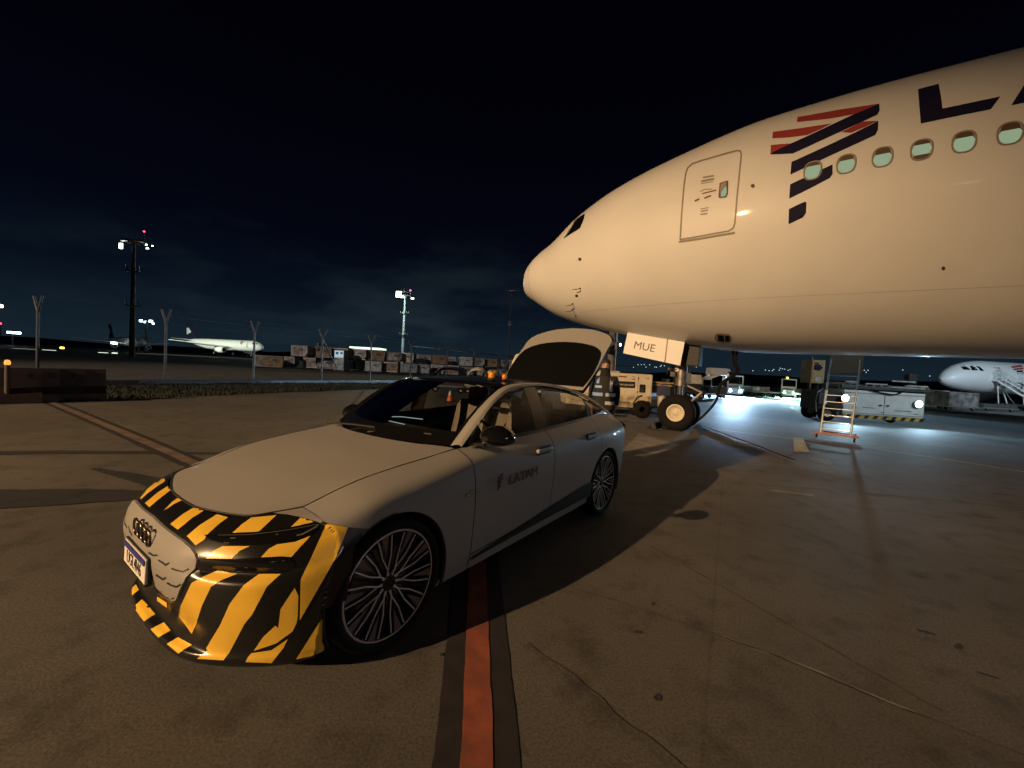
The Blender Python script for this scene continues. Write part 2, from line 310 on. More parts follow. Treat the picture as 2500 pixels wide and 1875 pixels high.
# ================================================================ GROUND
def sheet(name, poly, z, m, kind='structure'):
    mb = MB(); n = len(poly); mb.add([(p[0], p[1], z) for p in poly], [tuple(range(n))], m); o = mb.build(name, fixn=False)
    if o.data.polygons[0].normal.z < 0: o.data.flip_normals()
    return struct(o, kind)
def strip(name, pts, wd, z, m, jitter=0):
    pts = [Vector((p[0], p[1])) for p in pts]; n = len(pts); mb = MB(); vs = []
    for i, p in enumerate(pts):
        d = (pts[min(i+1, n-1)]-pts[max(i-1, 0)]).normalized(); q = Vector((-d.y, d.x)); w_ = wd[i] if isinstance(wd, list) else wd
        for s_ in (1, -1):
            j = random.uniform(-jitter, jitter); r_ = p+q*(s_*w_/2+j); vs.append((r_.x, r_.y, z))
    mb.add(vs, [(2*i, 2*i+1, 2*i+3, 2*i+2) for i in range(n-1)], m); o = mb.build(name, fixn=False)
    if o.data.polygons[0].normal.z < 0: o.data.flip_normals()
    return struct(o)
def dense(pts, step):
    o = []
    for a, b in zip(pts[:-1], pts[1:]):
        a = Vector(a); b = Vector(b); k = max(1, int((b-a).length/step)); o += [a+(b-a)*i/k for i in range(k)]
    return o+[Vector(pts[-1])]
sheet('ground', [(-1500, -300), (1500, -300), (1500, 3000), (-1500, 3000)], -.012, 'soil')
gedge = [(-24, -9), (-16.5, 3.0), (-13.4, 9.6), (-12.15, 12.0), (-10.47, 17.2), (-7.8, 23.8), (-3.0, 34), (4, 46), (20, 70), (90, 150)]
sheet('apron', gedge+[(400, 400), (400, -120), (-24, -120)], 0.0, 'asphalt')
sheet('far_apron', [(-420, 52), (-60, 48), (60, 62), (160, 150), (160, 700), (-700, 700)], -.004, 'shadow_stain')
# the red line with black borders: from the foreground, under the car, out to the left
rl = [(-.075, -2.0), (-.068, .6), (-.06, 1.55), (-.105, 2.15), (-.155, 2.75), (-.21, 3.4), (-.28, 4.2)]
rlp = [crom([Vector(p) for p in rl], t/8) for t in range(0, 8*(len(rl)-1)+1)]
strip('line_border', rlp, .225+.13, .004, 'paintblack', .0035); strip('red_line', rlp, .135, .008, 'paintred', .0025)
rl = [(-1.6, 3.92), (-2.6, 4.56), (-4.68, 5.95), (-8.4, 8.42), (-12.2, 10.9), (-13.6, 11.8)]
rlp = [crom([Vector(p) for p in rl], t/8) for t in range(0, 8*(len(rl)-1)+1)]
strip('line_border', rlp, .34, .004, 'paintblack', .012); strip('faded_line', rlp, .15, .008, 'paintfaded', .010)
for pts_, w_, m_ in (([(.1, 3.19), (.81, 2.86), (1.65, 2.35), (2.05, 2.01), (3.2, 1.2)], .012, 'joint'), ([(1.4, 2.50), (1.75, 2.28), (2.10, 1.98)], .028, 'jointpale'),
                     ([(1.4, 3.81), (1.96, 2.62), (2.25, 2.0)], .02, 'joint'), ([(3.3, 6.40), (4.76, 6.31), (9, 5.6), (16, 4.6)], .03, 'joint'),
                     ([(.16, 2.33), (.45, 2.02), (.78, 1.60), (1.05, 1.15)], .05, 'faint'), ([(-6.9, 14.4), (-3, 12.6), (1, 11.0)], .04, 'joint')):
    strip('slab_joint', dense(pts_, .08), w_, .004, m_, w_*.30)
wl = [gp((1500, 1022)).xy, gp((1700, 1042)).xy, gp((1820, 1057)).xy, gp((2080, 1088)).xy, gp((2300, 1120)).xy, gp((2500, 1152)).xy, gp((2900, 1215)).xy]
strip('white_line', dense(wl, .3), .085, .004, 'paintwhite', .008)
wl2 = [gp((1500, 955)).xy, gp((1700, 958)).xy, gp((2000, 985)).xy, gp((2500, 1040)).xy]
strip('white_line', dense(wl2, 1.), .20, .004, 'paintwhite', .01)
strip('slab_joint', dense([gp((1850, 990)).xy, gp((2000, 1003)).xy, gp((2110, 1013)).xy], .5), .10, .004, 'joint', .02)
sheet('yellow_marking', [gp(p).xy for p in ((1937, 1068), (1960, 1070), (1976, 1104), (1938, 1103))], .008, 'paintyellow')
for q in (((1975, 1118), (2020, 1120), (2032, 1130), (2028, 1136), (1985, 1126)), ((1993, 1103), (2003, 1104), (1998, 1107)), ((2010, 1098), (2024, 1100), (2015, 1101)), ((1560, 1100), (1600, 1110), (1660, 1086), (1560, 1058), (1510, 1110)), ((1880, 1196), (1984, 1208), (1986, 1212), (1885, 1200))):
    sheet('scraped_patch', [gp(p).xy for p in q], .004, 'patchpale')
# shadow bands painted as dark strips at the left, then scattered stains
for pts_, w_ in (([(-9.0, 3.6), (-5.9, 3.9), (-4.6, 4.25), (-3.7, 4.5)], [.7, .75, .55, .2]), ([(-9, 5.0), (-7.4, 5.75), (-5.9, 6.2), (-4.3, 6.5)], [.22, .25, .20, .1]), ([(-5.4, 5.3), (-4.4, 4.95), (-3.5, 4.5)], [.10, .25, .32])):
    strip('painted_shadow_band', [crom([Vector(p) for p in pts_], t/6) for t in range(0, 6*(len(pts_)-1)+1)], [crom(w_, t/6) for t in range(0, 6*(len(pts_)-1)+1)], .003+.001*len(pts_)+w_[0]*.002, 'shadow_stain', .02)
def blob(cx, cy, a, b, ang, z, m):
    P = []
    for i in range(26):
        t = i/26*2*math.pi; k = 1+.35*noise.noise((cx*7+math.cos(t)*1.6, cy*5+math.sin(t)*1.6, .3)); x = a*k*math.cos(t); y = b*k*math.sin(t)
        P.append((cx+x*math.cos(ang)-y*math.sin(ang), cy+x*math.sin(ang)+y*math.cos(ang)))
    return P
for (px, py), a, b, an in (((1797, 1260), .055, .035, 0), ((2400, 1258), .13, .09, .3), ((1725, 1562), .055, .03, .2), ((1078, 1600), .012, .012, 0), ((1595, 1475), .03, .012, 1), ((2340, 1580), .05, .02, .5), ((2180, 1510), .07, .018, -.5), ((1606, 1705), .025, .018, 1), ((2260, 1545), .05, .02, -.4), ((2440, 1205), .16, .04, -.3), ((1560, 1545), .03, .015, 0), ((2410, 1650), .05, .012, -.5), ((2240, 1398), .10, .03, -.3)):
    c_ = gp((px, py)); sheet('ground_stain', blob(c_.x, c_.y, a, b, an, 0, ''), .005, 'faint' if a > .05 else 'shadow_stain')
# grass verge between apron and fence: blades over a soil bank
fenceline = [Vector(p) for p in ((-21.5, 9.0), (-18.6, 14.0), (-15.9, 18.6), (-14.0, 22.3), (-12.0, 26.2), (-9.9, 29.6), (-7.6, 33.6), (-5.0, 38.2), (-2.2, 43.0), (1.0, 48.4), (4.6, 54.5), (8.6, 61))]
def near(pts, p):
    best = 1e9; q = None
    for a, b in zip(pts[:-1], pts[1:]):
        a = Vector(a); b = Vector(b); t = max(0, min(1, (p-a).dot(b-a)/(b-a).length_squared)); c_ = a+(b-a)*t
        if (p-c_).length < best: best = (p-c_).length; q = c_
    return q
mb = MB(); rnd = random.Random(3); ge = [Vector(p) for p in gedge]
def gpnt(): 
    i = rnd.randrange(1, len(ge)-3); t = rnd.random(); a = ge[i]+(ge[i+1]-ge[i])*t; return a
for k in range(17000):
    a = gpnt(); b = near(fenceline, a); s_ = rnd.random()**1.6; p = a+(b-a)*s_*.95-(b-a).normalized()*rnd.uniform(0, .18)
    hgt = rnd.uniform(.05, .14)*(1+1.2*max(0, noise.noise((p.x*.7, p.y*.7, 0)))); an = rnd.uniform(0, 6.28); wd = rnd.uniform(.012, .03); dx = math.cos(an)*wd; dy = math.sin(an)*wd; lx = rnd.uniform(-.05, .05); ly = rnd.uniform(-.05, .05)
    mb.add([(p.x-dx, p.y-dy, -.01), (p.x+dx, p.y+dy, -.01), (p.x+lx, p.y+ly, hgt)], [(0, 1, 2)], 'grass_blade')
go = mb.build('grass', fixn=False); struct(go, 'stuff')
# low kerb bank below the fence (dark)
mb = MB(); fl = [crom(fenceline, t/3) for t in range(0, 3*(len(fenceline)-1)+1)]; G = []
for i, p in enumerate(fl):
    d = (fl[min(i+1, len(fl)-1)]-fl[max(i-1, 0)]).normalized(); q = Vector((d.y, -d.x)); j = .02*noise.noise((p.x, p.y, 1)); G.append([(p.x+q.x*o_, p.y+q.y*o_, z_+(j if z_ > 0 else 0)) for o_, z_ in ((.22, -.02), (.18, .20), (-.12, .22), (-.16, -.02))])
mb.grid(G, 'greyd', False); struct(mb.build('kerb'))

# ================================================================ CAR
car = thing('estate_car', 'silver white fastback car with yellow and black striped nose and open tailgate', 'car', (-1.368, 2.790, 0), .949)
bpy.context.view_layer.update(); CW = car.matrix_world.copy(); CI = CW.inverted()
V3 = Vector
def mir(G): return [[V3((p.x, -p.y, p.z)) for p in r_] for r_ in G]
def toV(rows, sgn=-1): return [[V3((x, sgn*y, z)) for (x, y, z) in r_] for r_ in rows]
ARCH = [(0, .365, .405), (2.946, .365, .405)]
def cut(G):
    """snap a fine grid to the wheel arch circles; returns verts, faces"""
    nr = len(G); nc = len(G[0]); ins = [[False]*nc for _ in range(nr)]
    for i in range(nr):
        for j in range(nc):
            p = G[i][j]
            for cx, cz, r_ in ARCH:
                if math.hypot(p.x-cx, p.z-cz) < r_ and abs(p.y) > .62: ins[i][j] = (cx, cz, r_)
    V = []; F_ = []
    for i in range(nr):
        for j in range(nc):
            p = G[i][j].copy()
            if ins[i][j]:
                cx, cz, r_ = ins[i][j]; d = V3((p.x-cx, 0, p.z-cz)); d = d.normalized() if d.length > 1e-6 else V3((0, 0, 1)); q = V3((cx, p.y, cz))+d*r_; q.y = p.y
                p = q
            V.append(p)
    for i in range(nr-1):
        for j in range(nc-1):
            c4 = (ins[i][j], ins[i][j+1], ins[i+1][j+1], ins[i+1][j])
            if all(c4): continue
            F_.append((i*nc+j, i*nc+j+1, (i+1)*nc+j+1, (i+1)*nc+j))
    return V, F_
# ---- bumper rows (z level) x columns (centre -> arch)
BR = [
 [(-.77, 0, .115), (-.76, .25, .115), (-.72, .43, .115), (-.64, .58, .115), (-.55, .70, .12), (-.47, .80, .13), (-.41, .86, .15)],
 [(-.835, 0, .135), (-.825, .25, .135), (-.785, .44, .135), (-.70, .60, .135), (-.60, .735, .14), (-.505, .84, .15), (-.42, .905, .17)],
 [(-.845, 0, .185), (-.835, .25, .185), (-.80, .455, .185), (-.715, .62, .185), (-.615, .755, .19), (-.51, .86, .20), (-.42, .92, .22)],
 [(-.80, 0, .215), (-.795, .25, .215), (-.775, .44, .215), (-.715, .61, .22), (-.62, .755, .23), (-.515, .865, .24), (-.42, .925, .25)],
 [(-.785, 0, .30), (-.785, .25, .30), (-.775, .43, .30), (-.735, .61, .30), (-.64, .765, .31), (-.525, .87, .31), (-.42, .93, .32)],
 [(-.835, 0, .40), (-.830, .25, .40), (-.81, .45, .40), (-.755, .62, .40), (-.655, .775, .40), (-.53, .875, .40), (-.415, .937, .40)],
 [(-.855, 0, .50), (-.850, .25, .50), (-.83, .46, .50), (-.765, .63, .50), (-.66, .78, .50), (-.53, .88, .50), (-.40, .943, .50)],
 [(-.862, 0, .575), (-.857, .25, .575), (-.835, .465, .575), (-.765, .63, .57), (-.655, .785, .57), (-.52, .885, .57), (-.37, .948, .57)],
 [(-.855, 0, .625), (-.850, .25, .625), (-.825, .46, .62), (-.735, .61, .61), (-.62, .765, .61), (-.50, .875, .62), (-.35, .948, .63)],
 [(-.845, 0, .67), (-.840, .25, .67), (-.815, .46, .665), (-.745, .62, .66), (-.635, .77, .66), (-.495, .87, .665), (-.31, .943, .68)],
 [(-.81, 0, .725), (-.805, .25, .725), (-.78, .45, .72), (-.72, .60, .715), (-.62, .735, .715), (-.48, .84, .722), (-.33, .918, .732)],
 [(-.765, 0, .758), (-.76, .25, .758), (-.735, .455, .757), (-.67, .595, .757), (-.575, .70, .765), (-.465, .80, .765), (-.35, .878, .764)],
 [(-.70, 0, .79), (-.69, .20, .79), (-.665, .38, .797), (-.60, .52, .806), (-.50, .62, .818), (-.435, .725, .812), (-.368, .846, .787)],
]
BG = toV(BR, -1)
def bump_patch(sgn):
    G = patch(BG, 0, len(BG)-1, 0, 6, 96, 80)
    if sgn > 0: G = mir(G)
    return cut(G)
bump = MB()
for s_ in (-1, 1):
    V, F_ = bump_patch(s_); bump.add(V, F_, 'tape_black', True)
bump_o = bump.build('front_bumper', car); bump_o['label'] = 'gloss black bumper with diagonal yellow hazard tape'
BV = bvh_of([bump_o])
ty = MB()
zR = Z((290, 1130), 7.373); zA = Z((290, 1320), 5.53); zB = Z((480, 1200), 5.53); z5 = Z((280, 1100), 2.765)
for poly in (zR([(805, 245), (840, 330), (690, 430), (520, 555), (410, 655), (385, 640), (450, 560), (520, 470), (690, 330)]),
 zR([(890, 420), (955, 480), (760, 630), (555, 800), (475, 730), (700, 540)]), zR([(1110, 605), (1190, 655), (1010, 740), (805, 870), (960, 710)]),
 zR([(1410, 775), (1560, 850), (1320, 1000), (1070, 1205), (930, 1105), (1150, 930)]), zR([(1770, 930), (1970, 985), (1800, 1110), (1590, 1300), (1550, 1380), (1390, 1485), (1230, 1320), (1450, 1130)]),
 zB([(740, 355), (1080, 322), (840, 545), (485, 560), (620, 440)]), zB([(1480, 280), (1520, 300), (1600, 410), (1420, 450), (1265, 490), (1390, 370)]),
 zB([(350, 740), (720, 738), (590, 800), (480, 905), (130, 905), (230, 800)]), zB([(1090, 715), (1330, 680), (1540, 600), (1400, 750), (1280, 885), (1150, 875), (870, 890), (980, 770)]),
 zA([(1345, 400), (1600, 450), (1380, 540), (1250, 620), (1130, 870), (1065, 1070), (1055, 1120), (990, 1255), (880, 1100), (820, 1030), (840, 880), (985, 570), (1120, 500)]),
 zA([(1900, 450), (2190, 450), (2000, 620), (1800, 1000), (1700, 1120), (1500, 1500), (1420, 1610), (1060, 1590), (1200, 1480), (1185, 1450), (1380, 1120), (1500, 850), (1690, 600)]),
 z5([(1215, 925), (1240, 980), (1235, 1150), (1200, 1220), (1090, 1300), (940, 1350), (1000, 1260), (1085, 1180), (1105, 1195), (1120, 1070)]),
 z5([(925, 1365), (1060, 1345), (1170, 1270), (1140, 1330), (1060, 1432), (885, 1425), (900, 1395)]),
 z5([(115, 808), (118, 850), (55, 895), (50, 860), (65, 830)]), z5([(145, 905), (165, 940), (95, 1003), (75, 965)]), z5([(185, 1005), (225, 1045), (215, 1060), (240, 1062), (275, 1105), (200, 1153), (130, 1055)]), z5([(335, 1160), (380, 1215), (297, 1262), (245, 1205)]), z5([(430, 1260), (525, 1310), (432, 1368), (355, 1305)]),
 z5([(290, 985), (355, 1025), (355, 1060), (290, 1015)])):
    decal(ty, poly, BV, 'tape_yellow', .0022, 4.5, .12)
BAND = [z5([(1430, 500), (1572, 520), (1480, 740), (1250, 1140), (1255, 870)]), z5([(1425, 1085), (1405, 1345), (1330, 1378), (1225, 1400), (1270, 1330)])]
FBLACK = z5([(1400, 480), (1430, 495), (1575, 518), (1700, 530), (1700, 700), (1300, 1500), (1180, 1400), (1300, 800)])
ty.v = [tuple(CI @ V3(v)) for v in ty.v]
# ---- side patch
xs0 = [(-.40, .86, .14), (-.42, .92, .27), (-.415, .938, .40), (-.385, .948, .57), (-.335, .922, .722), (-.362, .852, .790), (-.375, .665, .832)]
def st(x, L_): return [(x, y, z) for y, z in L_]
SC = [xs0,
 st(-.12, [(.88, .16), (.93, .29), (.948, .46), (.958, .63), (.943, .765), (.885, .858), (.695, .912)]),
 st(.15, [(.89, .18), (.935, .30), (.951, .49), (.960, .66), (.945, .81), (.886, .90), (.715, .958)]),
 st(.45, [(.90, .19), (.935, .30), (.951, .50), (.958, .68), (.944, .84), (.892, .935), (.735, .992)]),
 st(.70, [(.905, .195), (.93, .305), (.946, .50), (.955, .69), (.942, .85), (.90, .955), (.775, 1.022)]),
 st(1.0, [(.908, .20), (.925, .31), (.938, .50), (.953, .70), (.942, .865), (.905, .965), (.815, 1.038)]),
 st(1.8, [(.91, .21), (.925, .32), (.938, .50), (.957, .72), (.947, .885), (.908, .985), (.828, 1.066)]),
 st(2.5, [(.91, .22), (.94, .34), (.953, .52), (.963, .74), (.957, .905), (.912, 1.005), (.812, 1.100)]),
 st(2.95, [(.90, .24), (.945, .36), (.962, .55), (.970, .76), (.960, .92), (.895, 1.018), (.785, 1.128)]),
 st(3.35, [(.88, .27), (.92, .38), (.935, .56), (.945, .77), (.932, .925), (.865, 1.015), (.745, 1.115)]),
 st(3.68, [(.82, .29), (.855, .39), (.868, .56), (.875, .77), (.865, .915), (.80, .995), (.70, 1.055)]),
 [(3.86, .72, .31), (3.90, .74, .40), (3.905, .745, .56), (3.89, .75, .77), (3.865, .74, .90), (3.84, .71, .97), (3.80, .66, 1.01)]]
SG = toV([[SC[c][r_] for c in range(len(SC))] for r_ in range(7)], -1)
SX = [-.40, -.12, .15, .45, .70, 1.0, 1.8, 2.5, 2.95, 3.35, 3.68, 3.88]
def ux(x):
    for i in range(len(SX)-1):
        if SX[i] <= x <= SX[i+1]: return i+(x-SX[i])/(SX[i+1]-SX[i])
def side(c0, c1, r0=0, r1=6, sgn=-1, dens=55, off=0):
    G = patch(SG, r0, r1, c0, c1, int(9*(r1-r0)), max(3, int(abs(c1-c0)*dens*.5)))
    if off:
        G = [[V3((p.x, p.y+off, p.z)) for p in r_] for r_ in G]
    if sgn > 0: G = mir(G)
    return cut(G)
fend = ux(.66); fd0 = ux(.668); fd1 = ux(1.735); rd0 = ux(1.744); rd1 = ux(2.72); q0 = ux(2.728)
body = MB()
for s_ in (-1, 1):
    V, F_ = side(0, fend, 0, 6, s_)
    fb = [f for f in F_ if sum(V[i].x for i in f)/4 < -.20 and sum(V[i].z for i in f)/4 < .735]; fs_ = set(fb)
    body.add(V, fb, 'tape_black', True); body.add(V, [f for f in F_ if f not in fs_], 'car_paint', True)
    V, F_ = side(q0, 11, 0, 6, s_); body.add(V, F_, 'car_paint', True)
    V, F_ = side(fd0, rd1, 0, 1.0, s_); body.add(V, F_, 'car_paint', True)          # sill
    V, F_ = side(ux(.5), ux(2.9), .9, 6, s_, off=.012); body.add(V, F_, 'black_matt', True)
for s_ in (-1, 1):      # corner filler between hood corner, bumper top and fender
    A_ = [V3((x, -y, z)) for x, y, z in ((-.50, .615, .819), (-.437, .722, .813), (-.375, .835, .792), (-.36, .865, .776))]; B_ = [V3((x, -y, z)) for x, y, z in ((-.38, .655, .832), (-.372, .76, .818), (-.362, .852, .792), (-.352, .88, .774))]
    G = patch([A_, B_], 0, 1, 0, 3, 4, 12); body.grid(G if s_ < 0 else mir(G), 'car_paint')
for s_ in (-1, 1):      # seam filler between bumper end and fender
    SCOL = [surf(SG, r_/20*6, .45) for r_ in range(21)]; A_ = []; B_ = []
    for k in range(5, 13):
        x, y, z = BR[k][6]; q = min(SCOL, key=lambda p: abs(p.z-z)); A_.append(V3((x-.015, -y+.012, z))); B_.append(V3((q.x, q.y+.004, q.z)))
    body.grid([A_, B_] if s_ < 0 else mir([A_, B_]), 'tape_black')
# front and rear door skins
for nm, a, b in (('front_door', fd0, fd1), ('rear_door', rd0, rd1)):
    for s_ in (-1, 1):
        mb = MB(); V, F_ = side(a, b, 1.05, 6, s_); mb.add(V, F_, 'car_paint', True); d = mb.build(nm, car)
        hx = 1.55 if nm == 'front_door' else 2.50; hm = MB()
        hm.box((hx, s_*.957, .925+.02*(hx > 2)), (.235, .035, .034), 'car_paint', bev=.012); hm.box((hx, s_*.951, .925+.02*(hx > 2)), (.20, .012, .075), 'black_matt', bev=.005)
        hm.build('door_handle', d)
# rear end, floor
rb = []
for r_ in range(7):
    p = SC[-1][r_]; rb.append([(p[0], p[1], p[2]), (p[0]+.10, p[1]*.78, p[2]), (p[0]+.15, p[1]*.4, p[2]), (p[0]+.16, 0, p[2])])
rg = toV(rb, -1); rg = rg[:5]
for s_ in (-1, 1):
    G = patch(rg, 0, 4, 0, 3, 20, 16); body.grid(G if s_ < 0 else mir(G), 'car_paint')
body.box((1.6, 0, .20), (4.3, 1.50, .03), 'black_matt'); body.box((-.30, 0, .45), (.5, 1.2, .55), 'black_matt'); body.box((3.3, 0, .55), (.9, 1.3, .03), 'interior')
body.box((1.6, 0, .30), (2.1, 1.66, .18), 'black_matt')
body_o = body.build('body', car, fixn=False)
BD = bvh_of([body_o, bump_o])
tf = MB(); decal(tf, FBLACK, BD, 'tape_black', .0045, 4, .30)
for b_ in BAND: decal(tf, b_, BD, 'tape_yellow', .0075, 4, .30)
ty.v += []; k = len(ty.v); tv = [tuple(CI @ V3(v)) for v in tf.v]
for f, mi_, sm_ in zip(tf.f, tf.mi, tf.sm): ty.f.append(tuple(k+i for i in f)); ty.mi.append(ty._m(tf.mats[mi_])); ty.sm.append(sm_)
ty.v += tv
tape = ty.build('hazard_tape', bump_o, fixn=False); tape['label'] = 'yellow diagonal warning tape'
# ---- hood
HB = [[V3(p) for p in ((-.375, -.665, .832), (-.12, -.695, .912), (.15, -.715, .958), (.45, -.735, .992), (.665, -.745, 1.018))],
      [V3(p) for p in ((-.48, -.615, .822), (-.17, -.60, .912), (.13, -.60, .966), (.42, -.60, 1.000), (.615, -.60, 1.022))],
      [V3(p) for p in ((-.595, -.52, .808), (-.24, -.45, .905), (.10, -.45, .968), (.38, -.45, 1.005), (.53, -.44, 1.026))],
      [V3(p) for p in ((-.685, -.22, .794), (-.30, -.22, .902), (.06, -.22, .975), (.32, -.22, 1.010), (.475, -.20, 1.030))],
      [V3(p) for p in ((-.70, 0, .792), (-.31, 0, .904), (.05, 0, .978), (.31, 0, 1.012), (.465, 0, 1.030))]]
hd = MB()
G = patch(HB, 0, 4, 0, 4, 26, 34)
for r_ in G[:2]:
    pass
hd.grid(G, 'car_paint'); hd.grid(mir(G), 'car_paint'); hd.build('hood', car, fixn=False)
gap = MB()   # dark shut line under hood edge
for s_ in (-1, 1):
    P = [crom([V3((p.x, s_*abs(p.y), p.z)) for p in [HB[k][0] for k in range(4, -1, -1)]], t/6) for t in range(25)]
    gap.path([p+V3((-.003, 0, .000)) for p in P], .0045, 'black_matt', 6)
    P2 = [crom([V3((p.x, s_*abs(p.y), p.z)) for p in HB[0]], t/6) for t in range(25)]; gap.path([p+V3((0, s_*.0, .0005)) for p in P2], .0030, 'black_matt', 6)
gap.build('hood_seal', car)
# ---- windscreen, roof, side frames
E_ = [(.672, .685, 1.028), (.93, .665, 1.232), (1.20, .635, 1.388), (1.45, .610, 1.462), (1.9, .595, 1.480), (2.3, .595, 1.458), (2.7, .605, 1.398)]
WS = [[V3((x, -y, z)) for x, y, z in E_[:4]],
      [V3(p) for p in ((.60, -.55, 1.030), (.88, -.52, 1.222), (1.15, -.50, 1.375), (1.40, -.48, 1.462))],
      [V3(p) for p in ((.50, -.28, 1.030), (.80, -.27, 1.215), (1.09, -.26, 1.368), (1.36, -.25, 1.470))],
      [V3(p) for p in ((.475, 0, 1.030), (.775, 0, 1.212), (1.07, 0, 1.365), (1.35, 0, 1.473))]]
ws = MB(); G = patch(WS, 0, 3, 0, 3, 14, 16); nG = len(G)
ws.grid(G, 'glass'); ws.grid(mir(G), 'glass'); wo = ws.build('windscreen', car, fixn=False)
fr = MB()  # black ceramic border + cowl + wipers
G1 = patch(WS, 0, .17, 0, 3, 3, 16); G2 = patch(WS, 0, 3, 0, .42, 14, 4); G3 = patch(WS, 0, 3, 2.72, 3, 14, 4)
for g_ in (G1, G2, G3):
    g2 = [[p+V3((-.002, 0, .002)) for p in r_] for r_ in g_]; fr.grid(g2, 'black_gloss'); fr.grid(mir(g2), 'black_gloss')
fr.build('windscreen_border', wo, fixn=False)
wp = MB()
wp.path([(.50, .05, 1.045), (.60, -.25, 1.075), (.66, -.50, 1.085)], .010, 'black_matt', 6); wp.path([(.49, .62, 1.05), (.53, .30, 1.07), (.545, .02, 1.08)], .010, 'black_matt', 6)
wp.build('wiper', wo)
rf = MB(); RG = [[V3((x, -y, z)) for x, y, z in E_[3:]+[(2.97, .617, 1.332)]], [V3(p) for p in ((1.40, -.48, 1.468), (1.9, -.46, 1.491), (2.3, -.46, 1.470), (2.72, -.46, 1.412), (2.98, -.46, 1.362))],
      [V3(p) for p in ((1.36, -.25, 1.473), (1.9, -.23, 1.498), (2.3, -.23, 1.478), (2.72, -.23, 1.422), (2.98, -.23, 1.374))], [V3(p) for p in ((1.35, 0, 1.475), (1.9, 0, 1.500), (2.3, 0, 1.480), (2.72, 0, 1.425), (2.98, 0, 1.378))]]
G = patch(RG, 0, 3, 0, 4, 12, 26); rf.grid(G, 'roof'); rf.grid(mir(G), 'roof'); G = [[p-V3((0, 0, .03)) for p in r_] for r_ in G]; rf.grid(G, 'interior'); rf.grid(mir(G), 'interior'); rf.build('roof', car, fixn=False)
# window band: columns of (x, bottom(y,z), top(y,z))
WC = [(.735, (.793, 1.030), (.788, 1.045)), (.95, (.812, 1.042), (.745, 1.222)), (1.15, (.818, 1.048), (.708, 1.336)), (1.40, (.824, 1.055), (.685, 1.412)), (1.75, (.829, 1.068), (.673, 1.447)),
      (2.10, (.823, 1.084), (.672, 1.428)), (2.45, (.812, 1.102), (.680, 1.382)), (2.80, (.795, 1.124), (.700, 1.305)), (3.00, (.780, 1.142), (.718, 1.245)), (3.16, (.765, 1.165), (.752, 1.183))]
WX = [c_[0] for c_ in WC]
def wrow(t):
    o = []
    for x, b, tp in WC:
        y = b[0]+(tp[0]-b[0])*t+.018*math.sin(math.pi*t); z = b[1]+(tp[1]-b[1])*t; o.append(V3((x, -y, z)))
    return o
WB = [wrow(0), wrow(.5), wrow(1)]
def uw(x):
    for i in range(len(WX)-1):
        if WX[i] <= x <= WX[i+1]: return i+(x-WX[i])/(WX[i+1]-WX[i])
def wpatch(x0, x1, r0, r1, off, nr=8, nc=22):
    G = patch(WB, r0, r1, uw(x0), uw(x1), nr, nc); return [[V3((p.x, p.y-off, p.z)) for p in r_] for r_ in G]
frm = MB(); side_glass = []
for s_ in (-1, 1):
    for nm, x0, x1, g_ in (('side_window', .86, 1.60, 'glass'), ('side_window', 1.76, 2.72, 'glass'), ('quarter_window', 2.75, 3.10, 'glass_dark')):
        G = wpatch(x0, x1, .07, 1.93, .001); mb = MB(); mb.grid(G if s_ < 0 else mir(G), g_); mb.build(nm, car, fixn=False)
    for x0, x1, a, b, m_ in ((.735, .88, 0, 2, 'black_gloss'), (1.585, 1.775, 0, 2, 'black_gloss'), (2.71, 2.755, 0, 2, 'black_matt'), (3.09, 3.16, 0, 2, 'black_matt'), (.80, 3.16, 0, .10, 'black_matt'), (.80, 3.16, 1.89, 2, 'black_matt')):
        G = wpatch(x0, x1, a, b, .004); frm.grid(G if s_ < 0 else mir(G), m_)
frm.build('window_frame', car, fixn=False)
